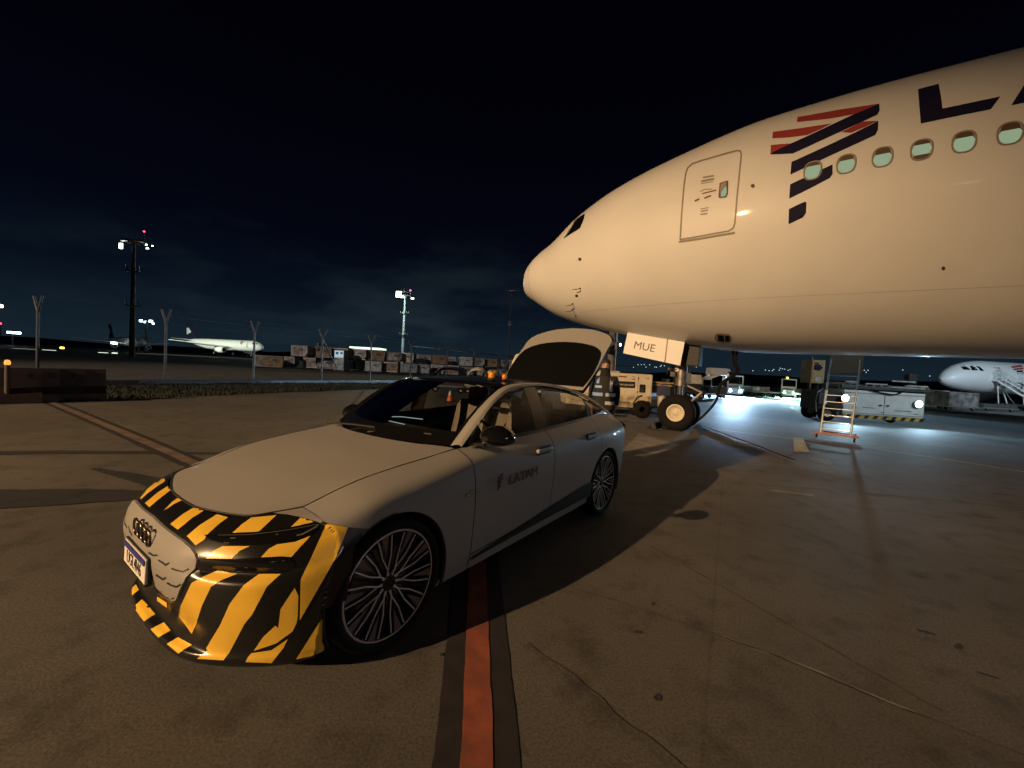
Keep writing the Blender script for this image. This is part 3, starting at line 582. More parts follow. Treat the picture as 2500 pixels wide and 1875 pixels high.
# cant rail / A pillar (painted) between roof edge and window band, and C pillar to the tail
EE = E_+[(3.0, .618, 1.325), (3.3, .63, 1.232), (3.6, .635, 1.125), (3.80, .64, 1.035)]
FF_ = [(.69, .778, 1.030), (.95, .752, 1.232), (1.17, .716, 1.352), (1.42, .692, 1.428), (1.85, .682, 1.458), (2.27, .684, 1.425), (2.68, .700, 1.348), (2.98, .724, 1.262), (3.22, .768, 1.160), (3.52, .730, 1.085), (3.80, .665, 1.012)]
MM = [((a[0]+b[0])/2, (a[1]+b[1])/2+.016, (a[2]+b[2])/2+.012) for a, b in zip(EE, FF_)]
pl = MB()
for s_ in (-1, 1):
    G = patch([[V3((x, -y, z)) for x, y, z in EE], [V3((x, -y, z)) for x, y, z in MM], [V3((x, -y, z)) for x, y, z in FF_]], 0, 2, 0, 10, 10, 60)
    if s_ < 0: pl.grid(G, 'car_paint')
    else: Gm = mir(G); pl.grid(Gm[:8], 'black_gloss'); pl.grid(Gm[7:], 'car_paint')
    # shoulder closing strip between window base and body side
    A_ = [V3((x, -y, z)) for x, y, z in ((2.9, .79, 1.128), (3.05, .778, 1.142), (3.16, .768, 1.160), (3.35, .752, 1.122), (3.6, .715, 1.075), (3.80, .665, 1.015))]
    B_ = [V3((x, -y, z)) for x, y, z in ((2.9, .795, 1.118), (3.05, .785, 1.125), (3.16, .772, 1.125), (3.35, .755, 1.11), (3.6, .715, 1.066), (3.80, .665, 1.008))]
    G = patch([A_, B_], 0, 1, 0, 5, 2, 20); pl.grid(G if s_ < 0 else mir(G), 'car_paint')
    # chrome line along the window base
    pl.path([V3((p.x, s_*abs(p.y)+s_*.006, p.z-.004)) for p in [crom(wrow(0), t/3) for t in range(3, 27)]], .006, 'black_gloss', 6)
    pl.path([V3((p.x, s_*(abs(p.y)+.004), p.z+.006)) for p in [crom([V3((x, -y, z)) for x, y, z in FF_], t/4) for t in range(20, 33)]], .0055, 'chrome', 6)
    pl.path([V3((x, s_*y, z)) for x, y, z in ((2.7, .607, 1.403), (3.0, .622, 1.33), (3.3, .634, 1.237), (3.6, .640, 1.13), (3.82, .66, 1.03), (3.93, .70, .97))], .010, 'black_gloss', 6)
pl.build('roof_rail', car, fixn=False)
# ---- rocker insert
rk = MB()
for s_ in (-1, 1):
    P1 = [V3((x, -y, z)) for x, y, z in ((.68, .940, .285), (1.2, .946, .330), (1.8, .950, .385), (2.3, .956, .435), (2.585, .962, .455))]
    P2 = [V3((x, -y, z)) for x, y, z in ((.66, .940, .268), (1.2, .938, .282), (1.8, .940, .292), (2.3, .948, .300), (2.56, .954, .310))]
    G = patch([P1, P2], 0, 1, 0, 4, 3, 30); rk.grid(G if s_ < 0 else mir(G), 'black_matt')
rk.build('rocker_trim', car, fixn=False)
# ---- arch liners + wheels
for cx in (0, 2.946):
    for s_ in (-1, 1):
        al = MB(); al.lathe([(.404, s_*.93), (.404, s_*.60), (.02, s_*.595)], (cx, 0, .365), (0, 1, 0), 'black_matt', 40)
        al.lathe([(.412, s_*.948), (.404, s_*.952), (.398, s_*.93)], (cx, 0, .365), (0, 1, 0), 'black_matt', 48)
        kp = [i for i, f in enumerate(al.f) if min(al.v[j][2] for j in f) > .19]
        al.f = [al.f[i] for i in kp]; al.mi = [al.mi[i] for i in kp]; al.sm = [al.sm[i] for i in kp]; al.build('arch_liner', car, fixn=False)
def wheel(cx, s_):
    t = MB(); c_ = (cx, 0, .365); sd = s_
    prof = [(.302, .925), (.312, .945), (.335, .952), (.352, .940), (.364, .915), (.366, .88), (.366, .75), (.355, .71), (.31, .70)]
    t.lathe([(r_, sd*h_) for r_, h_ in prof], c_, (0, 1, 0), 'rubber', 56)
    for k in range(0): pass
    wo_ = t.build('tyre', car)
    r_ = MB()
    r_.lathe([(.303, sd*.918), (.303, sd*.928), (.294, sd*.930), (.288, sd*.905), (.285, sd*.86), (.285, sd*.74)], c_, (0, 1, 0), 'alloy_dark', 56)
    r_.lathe([(.3035, sd*.930), (.299, sd*.936), (.2925, sd*.934)], c_, (0, 1, 0), 'alloy_face', 64)
    r_.lathe([(.285, sd*.80), (.19, sd*.795), (.05, sd*.79)], c_, (0, 1, 0), 'black_matt', 40)
    r_.lathe([(.19, sd*.83), (.05, sd*.835)], c_, (0, 1, 0), 'steel', 40)   # brake disc
    r_.lathe([(.058, sd*.87), (.055, sd*.905), (.03, sd*.912), (.0, sd*.912)], c_, (0, 1, 0), 'alloy_dark', 24)
    def P(a, rad, h_): return V3((cx+rad*math.cos(a), sd*h_, .365+rad*math.sin(a)))
    for k in range(10):
        a = 2*math.pi*k/10+.2; da = .155
        # dark spoke slab with two polished edges, and a small blade between the spokes at the rim
        for side_ in (-1, 1):
            q = [P(a+side_*.42*1.0, .045, .905), P(a+side_*.30, .085, .912), P(a+side_*da*.92, .17, .922), P(a+side_*da, .285, .930)]
            r_.path(q, [.0050, .0050, .0044, .0050], 'alloy_face', 6)
            q2 = [p-V3((0, sd*.014, 0)) for p in q]; r_.path(q2, [.010, .009, .008, .008], 'alloy_dark', 6)
        for t0, t1, w0 in ((.16, .292, 1),):
            am = a+math.pi/10; wv = [P(am, .16, .918), P(am-.085*w0, .292, .931), P(am+.085*w0, .292, .931)]
            r_.add(wv, [(0, 1, 2)], 'alloy_tan')
        am = a; r_.path([P(am, .08, .898), P(am, .288, .912)], .006, 'alloy_dark', 5)
    r_.build('rim', wo_)
for cx in (0, 2.946):
    for s_ in (-1, 1): wheel(cx, s_)
# ---- grille, emblem, plate
gr = MB()
GO = [(-.41, .711), (-.28, .718), (0, .723), (.28, .718), (.41, .711), (.48, .698), (.525, .68), (.548, .660), (.538, .62), (.508, .55), (.455, .472), (.43, .445), (.39, .430), (-.39, .430), (-.43, .445), (-.455, .472), (-.508, .55), (-.538, .62), (-.548, .660), (-.525, .68), (-.48, .698)]
def bx(y, z, off=0):
    # nose surface point (car space) at given y, z
    d = V3((1, 0, 0)); o = CW @ V3((-2, y, z)); dw = CW.to_3x3() @ d; h_, nn, ix, ds = BV.ray_cast(o, dw)
    p = CI @ h_ if h_ else V3((-.6, y, z)); return V3((p.x-off, y, z))
P2D = []
for i in range(len(GO)):
    a = Vector(GO[i]); b = Vector(GO[(i+1) % len(GO)]); k = max(1, int((b-a).length/.03)); P2D += [a+(b-a)*j/k for j in range(k)]
inn = [Vector((y*.03, z_)) for y in range(-21, 22) for z_ in [.45, .48, .51, .54, .57, .60, .63, .66, .69] if abs(y*.03) < min(.42+(.12*(z_-.43)/.23), .60-(z_-.66)*4)-.02]
vs, es, fs, *_ = delaunay_2d_cdt(P2D+inn, [], [list(range(len(P2D)))], 1, 1e-4)
vv = [bx(v.x, v.y, .012) for v in vs]; gr.add(vv, [tuple(f) for f in fs], 'car_paint', True)
rimv = [bx(p.x, p.y, .012) for p in P2D]; rin = [p+V3((.02, 0, 0)) for p in rimv]; k = len(rimv)
gr.add(rimv+rin, [(i, (i+1) % k, k+(i+1) % k, k+i) for i in range(k)], 'car_paint')
g_o = gr.build('grille_panel', car, fixn=False); g_o['label'] = 'closed silver grille panel with small dark slots'
GV = bvh_of([g_o]); sl = MB()
for q in ([(410, 160), (470, 200), (520, 195)], [(545, 265), (600, 300), (640, 330), (680, 300)], [(720, 375), (790, 400), (870, 420), (940, 382)], [(510, 460), (560, 495), (600, 522), (630, 500)], [(660, 570), (710, 600), (785, 622), (835, 590)], [(480, 640), (530, 675), (565, 697), (580, 685)], [(610, 745), (655, 770), (705, 800), (740, 775)]):
    for s4 in stroke(zA(q), 4.2): decal(sl, s4, GV, 'black_matt', .002, 6, .1)
sl.v = [tuple(CI @ V3(v)) for v in sl.v]
slm = [(x, -y, z) for x, y, z in sl.v]; k = len(sl.v); sl.v += slm; sl.f += [tuple(k+i for i in f) for f in sl.f]; sl.mi *= 2; sl.sm *= 2
sl.build('grille_slot', g_o, fixn=False)
em = MB()   # four interlocked rings in dark chrome
for i in range(4):
    y = -.02+(i-1.5)*.068
    pr = [(.041+.0065*math.cos(a), .006*math.sin(a)) for a in [2*math.pi*j/8 for j in range(9)]]
    em.lathe(pr, (bx(y, .665, .024).x, y, .665), (1, 0, 0), 'darkchrome', 28)
em.build('emblem', g_o)
pm = MB(); pz = .512; pm.box((-.885, .012, pz), (.012, .385, .122), 'plate_white', ry=.03, bev=.004); pm.box((-.8925, .012, pz+.044), (.004, .375, .028), 'plate_blue', ry=.03)
pm.box((-.876, .012, pz-.066), (.03, .40, .010), 'darkchrome'); pm.box((-.877, .012, pz), (.010, .40, .135), 'black_matt')
po = pm.build('number_plate', car); text_mesh('UGL4I46', .090, 'text_dark', 'plate_lettering', po, (-.8925, .012, pz-.015), (0, -1, 0), (0, 0, 1), sx=.80)
# ---- headlights (slim) and lamp recess
for s_ in (-1, 1):
    hl = MB()
    decal(hl, zB([(105, 590), (420, 578), (740, 560), (1200, 500), (1600, 430), (1690, 418), (1698, 440), (1660, 485), (1540, 590), (1330, 660), (1080, 700), (720, 725), (450, 725), (200, 660)]), BV, 'black_gloss', .005, 4, .12)
    for q, w_, m_ in (([(300, 600), (700, 595), (1060, 556), (1300, 520), (1560, 468), (1660, 448)], 1.3, 'lamp_clear'), ([(470, 640), (530, 636)], 3.0, 'lamp_clear'), ([(620, 632), (650, 630)], 2.2, 'chrome'), ([(1075, 590), (1100, 588)], 2.2, 'lamp_clear'), ([(1265, 560), (1295, 556)], 2.0, 'chrome'), ([(1360, 600), (1400, 590)], 4, 'lamp_clear'), ([(1420, 590), (1520, 540), (1640, 470)], 3.2, 'steel'), ([(380, 700), (450, 702)], 2, 'lamp_clear')):  # short strokes beside the chrome line are painted LED glints
        for s4 in stroke(zB(q), w_): decal(hl, s4, BV, m_, .008, 3, .1)
    hl.v = [tuple(CI @ V3(v)) for v in hl.v]; hl.v = [(x, y if s_ < 0 else -y, z) for x, y, z in hl.v]; hl.build('headlight', car, fixn=False)
    lr = MB()
    decal(lr, zB([(60, 905), (470, 912), (870, 892), (1150, 880), (1290, 890), (1330, 1000), (1230, 1080), (1130, 1100), (800, 1105), (560, 1100), (300, 1060), (60, 1130), (20, 1000)]), BV, 'black_gloss', .003, 5, .12)
    for q, w_ in (([(660, 1010), (700, 1014)], 1.6), ([(440, 1080), (455, 1092)], 2.2), ([(560, 1068), (610, 1072)], 2.4), ([(545, 1112), (575, 1114)], 1.8)):  # strokes painted as glints in the recessed lenses
        for s4 in stroke(zB(q), w_): decal(lr, s4, BV, 'lamp_clear', .007, 3, .1)
    lr.v = [tuple(CI @ V3(v)) for v in lr.v]; lr.v = [(x, y if s_ < 0 else -y, z) for x, y, z in lr.v]; lr.build('lamp_recess', car, fixn=False)
    # tail lamp and side badge
    tl = MB(); tl.grid(patch([[V3((x+.006, s_*(y+.006), z)) for x, y, z in ((3.70, .868, .955), (3.84, .78, .965), (3.93, .66, .965), (3.99, .45, .965))], [V3((x+.006, s_*(y+.006), z)) for x, y, z in ((3.74, .868, .90), (3.87, .775, .90), (3.96, .655, .90), (4.01, .45, .90))]], 0, 1, 0, 3, 3, 12), 'tail_red'); tl.box((3.83, s_*.80, .935), (.05, .03, .02), 'chrome', rz=s_*.6); tl.build('tail_light', car, fixn=False)
    bd = MB(); bd.box((.60, s_*.962, .745), (.080, .006, .016), 'chrome', ry=.12, bev=.002); bd.box((.62, s_*.961, .765), (.045, .005, .010), 'chrome', ry=.12, bev=.002); bd.box((.685, s_*.961, .748), (.018, .006, .014), 'chrome', bev=.002); bd.build('fender_badge', car)
    mm = MB()
    G = []
    for i in range(13):      # mirror shell: lofted ovals along x
        t = i/12; a = math.sin(math.pi*min(1, max(0, t*.96+.02)))**.55; xx = .69+.26*t; G.append([V3((xx-.04*math.sin(k/20*2*math.pi)*0, s_*(.985+.03*t+.135*a*math.cos(k/20*2*math.pi)*.92), 1.115+.085*a*math.sin(k/20*2*math.pi)*(1 if math.sin(k/20*2*math.pi) > 0 else .72))) for k in range(20)])
    mm.grid(G, 'black_gloss', closed=True); mm.add(G[0], [tuple(range(20))], 'black_gloss'); mm.add(G[-1], [tuple(range(19, -1, -1))], 'chrome' if s_ < 0 else 'black_matt')
    mm.box((.81, s_*.865, 1.055), (.10, .12, .03), 'black_gloss', bev=.01, rx=s_*.2); mo_ = mm.build('wing_mirror', car)
    if s_ > 0: mo_.location = (.10, -.13, -.03)
# ---- interior
it = MB(); it.box((1.02, 0, .90), (.42, 1.42, .20), 'interior', bev=.05, ry=-.1); it.box((.80, 0, 1.0), (.35, 1.35, .04), 'interior', ry=-.05, bev=.015)
it.box((1.25, .0, .70), (.9, .26, .30), 'interior', bev=.04); it.box((2.0, 0, .42), (2.4, 1.5, .05), 'interior'); it.box((3.0, 0, 1.02), (.5, 1.3, .03), 'interior', ry=.25)
it.lathe([(.175+.013*math.cos(a), .013*math.sin(a)) for a in [2*math.pi*j/8 for j in range(9)]], (1.38, -.38, .98), (.9, 0, .42), 'interior', 28); it.box((1.37, -.38, .98), (.03, .16, .08), 'interior', ry=-.45, bev=.01)
it.path([(.985, .48, 1.085), (.99, .25, 1.110), (1.0, -.02, 1.118)], .004, 'drl', 5); it.path([(.97, .40, 1.055), (.97, .18, 1.050)], .004, 'drl', 5)
it.build('dashboard', car)
for y in (-.38, .38):
    sm = MB(); sm.box((1.82, y, .60), (.52, .50, .16), 'seat', bev=.06); sm.box((2.10, y, .93), (.14, .48, .60), 'seat', ry=.28, bev=.06); sm.box((2.22, y, 1.28), (.10, .27, .18), 'seat', ry=.2, bev=.045); sm.box((2.17, y, 1.17), (.02, .10, .12), 'black_matt', ry=.2)
    sm.build('front_seat', car)
sm = MB(); sm.box((2.75, 0, .60), (.50, 1.35, .16), 'seat', bev=.06); sm.box((3.0, 0, .88), (.14, 1.32, .52), 'seat', ry=.35, bev=.05)
for y in (-.42, 0, .42): sm.box((3.10, y, 1.15), (.09, .24, .12), 'seat', ry=.3, bev=.03)
sm.build('rear_seat', car)
pp = MB(); pp.box((2.0, -.735, .98), (.22, .012, .16), 'beige', bev=.004); pp.build('door_trim', car); pp = MB(); pp.box((.98, -.62, 1.12), (.15, .012, .14), 'plate_white', rz=.25, ry=.3); pp.build('paper_sheet', car)
# ---- open tailgate: rear glass and painted lid seen from outside
HX, HZ = 2.95, 1.395; DD = V3((3.8-HX, 0, 2.2-HZ)).normalized(); NN = V3((-DD.z, 0, DD.x))
def gate(y, d, up=0):
    cam_ = .045*(1-(y/.75)**2)*min(1, d/.5)+up; return V3((HX, 0, HZ))+DD*d+NN*cam_+V3((0, y, 0))
GO_ = [(.60, .0), (.622, .12), (.648, .35), (.650, .60), (.652, .75), (.655, .87), (.632, .965), (.53, 1.055), (.29, 1.135), (0, 1.16)]
GI_ = [(.585, .05), (.610, .14), (.632, .30), (.628, .50), (.605, .645), (.555, .72), (.47, .775), (.34, .815), (.17, .838), (0, .845)]
def closed(H):
    H = [tuple(crom([Vector(p) for p in H], t/4)) for t in range(4*(len(H)-1)+1)]
    return [(-y, d) for y, d in H]+[(y, d) for y, d in reversed(H[:-1])]
tg = MB()
for (poly, m_, off) in ((closed(GO_), 'car_paint', 0), (closed(GI_), 'black_gloss', .006)):
    P = [Vector(p) for p in poly]; PP = []
    for i in range(len(P)):
        a = P[i]; b = P[(i+1) % len(P)]; k = max(1, int((b-a).length/.05)); PP += [a+(b-a)*j/k for j in range(k)]
    nb = len(PP); gridp = []
    for ix in range(-15, 16):
        for iy in range(1, 25):
            x, y = ix*.05, iy*.05; ins = False; j = nb-1
            for i in range(nb):
                if (PP[i].y > y) != (PP[j].y > y) and x < (PP[j].x-PP[i].x)*(y-PP[i].y)/(PP[j].y-PP[i].y)+PP[i].x: ins = not ins
                j = i
            if ins and min((p-Vector((x, y))).length for p in PP) > .02: gridp.append(Vector((x, y)))
    vs, es, fs, *_ = delaunay_2d_cdt(PP+gridp, [], [list(range(nb))], 1, 1e-4)
    tg.add([gate(v.x, v.y, off) for v in vs], [tuple(f) for f in fs], m_, True)
    if off == 0:
        tg.add([gate(v.x, v.y, -.05) for v in vs], [tuple(f) for f in fs], 'interior', True)
        a = [gate(p.x, p.y, 0) for p in PP]; b = [gate(p.x, p.y, -.05) for p in PP]; tg.add(a+b, [(i, (i+1) % nb, nb+(i+1) % nb, nb+i) for i in range(nb)], 'black_gloss')
# folded rear face of the lid with spoiler lip and lamp ends
for y0, y1 in ((-.60, .60),):
    tg.grid([[gate(y, 1.0+.155*(1-(y/.66)**2), 0) for y in np.linspace(y0, y1, 13)], [gate(y, 1.07+.15*(1-(y/.66)**2), -.10) for y in np.linspace(y0, y1, 13)], [gate(y*.96, 1.00+.15*(1-(y/.66)**2), -.36) for y in np.linspace(y0, y1, 13)]], 'car_paint')
tgo = tg.build('tailgate', car, fixn=False); tgo['label'] = 'raised tailgate with black rear glass'
lm_ = MB()
lm_.box(gate(-.63, .90, -.05), (.08, .05, .07), 'chrome', bev=.01); lm_.box(gate(-.655, .925, -.10), (.05, .035, .05), 'lamp_clear', bev=.01); lm_.build('tail_lamp_end', tgo)
for s_ in (-1, 1): gs = MB(); gs.tube((3.15, s_*.60, 1.25), gate(s_*.60, .50, -.05), .012, 'black_matt'); gs.build('gas_strut', car)
# LATAM lettering on the front door
DO = [o for o in car.children if o.name.startswith('front_door')][0]
text_mesh('LATAM', .104, 'text_red', 'door_lettering', DO, (1.235, -.9695, .762), (1, 0, .015), (0, .05, 1), thick=.004, sx=1.22)
lg = MB()
for k in range(4):
    lg.prism([(0, 0), (.055-.010*k*(k > 1), .022), (.055-.010*k*(k > 1), .035), (0, .012)], -.970, -.963, 'text_red', (V3((.895, 0, .795-.027*k)), V3((1, 0, 0)), V3((0, 0, 1)), V3((0, 1, 0))))
lg.build('door_logo', DO)
# ---- beacons standing on the roof (held by magnet: things of their own)
def beacon(loc, label, sc=1):
    t = thing('warning_beacon', label, 'warning light', CW @ V3(loc), .949, 'amber beacons on the car roof')
    b = MB(); b.lathe([(.0, 0), (.052, 0), (.052, .018), (.042, .03)], (0, 0, 0), (0, 0, 1), 'black_matt', 24); b.build('base', t)
    b = MB(); b.lathe([(.040, .03), (.043, .055), (.040, .085), (.026, .102), (0, .106)], (0, 0, 0), (0, 0, 1), 'amber', 24); b.build('lens', t)
    b = MB(); b.lathe([(.012, .104), (.010, .122), (0, .124)], (0, 0, 0), (0, 0, 1), 'black_matt', 12); b.build('cap', t); t.scale = (sc,)*3
beacon((1.54, -.34, 1.487), 'nearer amber beacon with bright glint on the black car roof', .78); beacon((1.66, -.40, 1.487), 'smaller amber beacon just behind the brighter one on the roof', .6)
# ================================================================ WIDE-BODY AIRCRAFT
YAW = R(-34.4); AD = V3((math.cos(YAW), math.sin(YAW), 0)); AN = V3((-AD.y, AD.x, 0)); N0 = V3((.352, 16.017, 0)); ZC = 5.515
jet = thing('parked_airliner', 'large white airliner with crimson and navy ribbon logo looming over the car', 'airliner', N0, YAW)
bpy.context.view_layer.update(); JW = jet.matrix_world.copy(); JI = JW.inverted()
KS = [0, .06, .2, .45, .9, 1.6, 2.6, 4, 5.8, 8, 10.5, 13.5]
KT = [-.755, -.47, -.23, .09, .43, .819, 1.52, 2.153, 2.63, 3.019, 3.11, 3.10]; KB = [-.755, -1.0, -1.15, -1.30, -1.566, -1.929, -2.253, -2.565, -2.863, -3.09, -3.10, -3.10]; KW = [.001, .28, .54, .88, 1.20, 1.52, 1.953, 2.404, 2.791, 3.041, 3.10, 3.10]
def herm(K, s):
    if s >= KS[-1]: return K[-1]
    U = [math.sqrt(x) for x in KS]; u = math.sqrt(max(s, 0)); i = 0
    while i < len(U)-2 and u > U[i+1]: i += 1
    def sl(j):
        if j == 0: return (K[1]-K[0])/(U[1]-U[0])
        if j == len(U)-1: return 0
        a = (K[j]-K[j-1])/(U[j]-U[j-1]); b = (K[j+1]-K[j])/(U[j+1]-U[j]); return 0 if a*b <= 0 else 2*a*b/(a+b)
    h_ = U[i+1]-U[i]; t = (u-U[i])/h_; a, b = sl(i)*h_, sl(i+1)*h_
    return (2*t**3-3*t*t+1)*K[i]+(t**3-2*t*t+t)*a+(-2*t**3+3*t*t)*K[i+1]+(t**3-t*t)*b
def hull(s, th, off=0):
    t, b, w_ = herm(KT, s), herm(KB, s), herm(KW, s)
    if s > 50: k = (s-50)/23.5; t = 3.10-.4*k*k; b = -3.10+5.4*k**1.3; w_ = 3.10*(1-.95*k**1.5)
    zm = (t+b)/2; return V3((s, -(w_+off)*math.sin(th), ZC+zm+math.cos(th)*((t-b)/2+off)))
def hullsz(s, z, off=0):
    t, b, w_ = herm(KT, s), herm(KB, s), herm(KW, s); zm = (t+b)/2; c_ = max(-1, min(1, (z-ZC-zm)/((t-b)/2))); th = math.acos(c_); return hull(s, th, off)
ss = [2.2*(i/34)**2 for i in range(35)]+[2.2+(14-2.2)*i/50 for i in range(1, 51)]+[14+i*1.8 for i in range(1, 21)]+[50.5+i*2.3 for i in range(11)]
fu = MB(); fu.grid([[hull(s, 2*math.pi*k/128) for k in range(128)] for s in ss], 'white_plane', closed=True)
fus = fu.build('fuselage', jet, fixn=False)
fus.data.flip_normals() if fus.data.polygons[4000].normal.z*(fus.data.polygons[4000].center.z-ZC) < 0 else None
HV = bvh_of([fus])
z7 = Z((1200, 300), 2.765); z8 = Z((1800, 80), 3.16)
def jdecal(name, polys, label=None, step=9, parent=jet):
    mb = MB()
    for i, (poly, m_, off) in enumerate(polys): decal(mb, poly, HV, m_, off, step)
    mb.v = [tuple(JI @ V3(v)) for v in mb.v]; o = mb.build(name, parent, fixn=False)
    if label: o['label'] = label
    return o
jdecal('ribbon_logo', [
 (z8([(465, 650), (500, 645), (800, 592), (1095, 548), (1000, 600), (900, 630), (700, 665), (460, 690)]), 'red', .004),
 (z8([(275, 765), (500, 735), (730, 700), (640, 745), (540, 790), (400, 808), (270, 815)]), 'red', .004), (z8([(1085, 680), (970, 685), (800, 768), (880, 772), (980, 730)]), 'red', .004), (z8([(260, 868), (330, 860), (410, 855), (330, 905), (255, 938)]), 'red', .004),
 (z8([(1095, 550), (1098, 600), (1080, 635), (980, 680), (700, 808), (430, 932), (340, 938), (255, 940), (262, 930), (400, 862), (560, 790), (880, 640)]), 'navy', .008),
 (z8([(1088, 682), (1085, 750), (1065, 790), (850, 888), (640, 985), (520, 1043), (410, 1095), (418, 998), (640, 897), (900, 775)]), 'navy', .006),
 (z8([(735, 1017), (735, 1090), (715, 1120), (560, 1202), (400, 1280), (408, 1170), (560, 1100), (640, 1060)]), 'navy', .006),
 (z8([(525, 1302), (534, 1312), (530, 1390), (505, 1425), (395, 1478), (398, 1362), (460, 1330)]), 'navy', .006)], 'crimson and navy folded ribbon emblem')
jdecal('airline_lettering', [(z8([(1393, 437), (1553, 396), (1572, 500), (1582, 587), (1800, 541), (2030, 493), (1990, 545), (1955, 592), (1700, 642), (1415, 702), (1404, 570)]), 'navy', .006),
 (z8([(2112, 562), (2212, 405), (2330, 200), (2460, 175), (2560, 470), (2400, 505), (2375, 430), (2290, 448), (2265, 530)]), 'navy', .006)], 'navy airline letters L and A')
# passenger door with seal, window and placards
dl = z7([(1274, 788), (1278, 700), (1288, 560), (1300, 420), (1312, 340), (1325, 305), (1355, 277), (1420, 255), (1500, 232), (1600, 203), (1660, 188), (1680, 192), (1686, 215), (1676, 320), (1662, 450), (1650, 590), (1642, 680), (1630, 712), (1600, 730), (1500, 748), (1380, 770)])
jd = jdecal('passenger_door', [(s_, 'grey', .010) for s_ in stroke(dl, 3.6, True)]+[(s_, 'grey', .014) for s_ in stroke(z7([(1268, 803), (1400, 783), (1520, 762), (1640, 742)]), 4.5)])
jdecal('placard', [(s_, 'text_brown', .006) for pl_, w_ in (([(1410, 465), (1440, 448), (1490, 448)], 1.5), ([(1375, 528), (1400, 515)], 4), ([(1440, 508), (1480, 492)], 4), ([(1425, 478), (1515, 455)], 3)) for s_ in stroke(z7(pl_), w_)]
       +[(s_, 'grey', .006) for pl_, w_ in (([(1430, 370), (1500, 358)], 4), ([(1420, 395), (1500, 380)], 5), ([(1415, 410), (1495, 398)], 2), ([(1415, 582), (1465, 572)], 2.2), ([(1415, 598), (1460, 590)], 3), ([(1412, 618), (1455, 612)], 3)) for s_ in stroke(z7(pl_), w_)], parent=jd)
jdecal('door_window', [(z7([(1540, 408), (1590, 390), (1599, 395), (1597, 478), (1585, 503), (1540, 510), (1532, 500)]), 'shade_dark', .010), (z7([(1548, 500), (1550, 470), (1585, 425), (1590, 470), (1578, 498)]), 'cabin_glow', .016), (z7([(1548, 414), (1588, 398), (1584, 424), (1549, 468), (1543, 480)]), 'grey', .016)], parent=jd)
# cockpit side glass (both sides)
ck = z7([(490, 779), (522, 728), (560, 672), (598, 634), (631, 614), (622, 655), (606, 692), (598, 712), (545, 745)])
for sgn in (1, -1):
    mb = MB(); decal(mb, ck, HV, 'black_gloss', .012, 4); 
    for s_ in stroke(z7([(490, 779), (530, 728), (565, 660), (600, 634)]), 1.2): decal(mb, s_, HV, 'grey', .018, 4)
    mb.v = [tuple(JI @ V3(v)) for v in mb.v]; mb.v = [(x, y*sgn, z) for x, y, z in mb.v]; mb.build('cockpit_window', jet, fixn=False)
# cabin windows: real pitch and height along the left side
for i in range(-1, 26):
    if i == -1: continue
    s0 = 8.8+.533*i
    def wp_(rx, rz, off, n=28, zc=5.985):
        return [hullsz(s0+rx*math.copysign(abs(math.cos(t))**.78, math.cos(t)), zc+rz*math.copysign(abs(math.sin(t))**.78, math.sin(t)), off) for t in [2*math.pi*k/n for k in range(n)]]
    f_ = MB(); f_.grid([wp_(.158, .208, .006), wp_(.150, .200, .016), wp_(.136, .184, .012), wp_(.130, .176, .004)], 'grey', closed=True); fo = f_.build('cabin_window', jet, fixn=False)
    p_ = MB(); o_ = wp_(.138, .186, .005); cz = 5.985; shade = .09+.02*((i*7) % 3); low = -.20 if i != 3 else -.10
    G = []
    for a in range(9):
        x = -1+2*a/8; hh = .184*(max(0, 1-abs(x)**2.6))**.5; G.append([hullsz(s0+x*.134, 5.985+max(-hh, min(hh, q)), .008) for q in (-.2, low, -.02, .184-shade, .2)])
    for a in range(8):
        for b in range(4):
            p_.add([G[a][b], G[a+1][b], G[a+1][b+1], G[a][b+1]], [(0, 1, 2, 3)], 'shade_dark' if b == 3 or (b == 0 and i == 3) else 'cabin_glow')
    p_.build('window_pane', fo, fixn=False)
# seams, probes, vents
mb = MB()
for s_ in (.78,): mb.path([hull(s_, t, .002) for t in [2*math.pi*k/60 for k in range(61)]], .004, 'grey', 5)
mb.build('radome_seam', jet)
mb = MB(); mb.path([hullsz(s/2, 3.55 if s < 10 else 3.55, .001) for s in range(4, 60)], .003, 'grey', 4); mb.build('lower_seam', jet)
for nm, pts_ in (('static_port', ((1416, 633, 4.2), (1408, 722, 3.6), (1838, 454, 5), (2303, 655, 5))),):
    for x, y, r_ in pts_: jdecal(nm, [([(x+r_*math.cos(t), y+r_*math.sin(t)) for t in [k*math.pi/5 for k in range(10)]], 'greyd', .006)], step=3)
def hp(px):
    h_, nn, a, b = HV.ray_cast(CAM, ray(px).normalized()); return JI @ h_, (JI.to_3x3() @ nn).normalized()
for (a, b_) in (((1398, 741), (1380, 750)), ((1398, 755), (1386, 760)), ((1417, 703), (1411, 704))):
    p, n_ = hp(a); mb = MB(); n_ = n_ if n_.y < 0 else -n_; mb.tube(p, p+n_*.10, .018, 'greyd', .012); mb.tube(p+n_*.10, p+n_*.11+V3((-.20, 0, 0)), .012, 'greyd', .006); mb.build('pitot_probe', jet)
jdecal('belly_light', [([(1745, 818), (1752, 813), (1780, 815), (1786, 823), (1784, 832), (1776, 836), (1750, 834), (1744, 828)], 'grey', .008), ([(1752, 817), (1767, 818), (1768, 833), (1754, 832)], 'black_gloss', .014), ([(1770, 818), (1781, 819), (1781, 832), (1771, 833)], 'black_gloss', .014)], step=4)
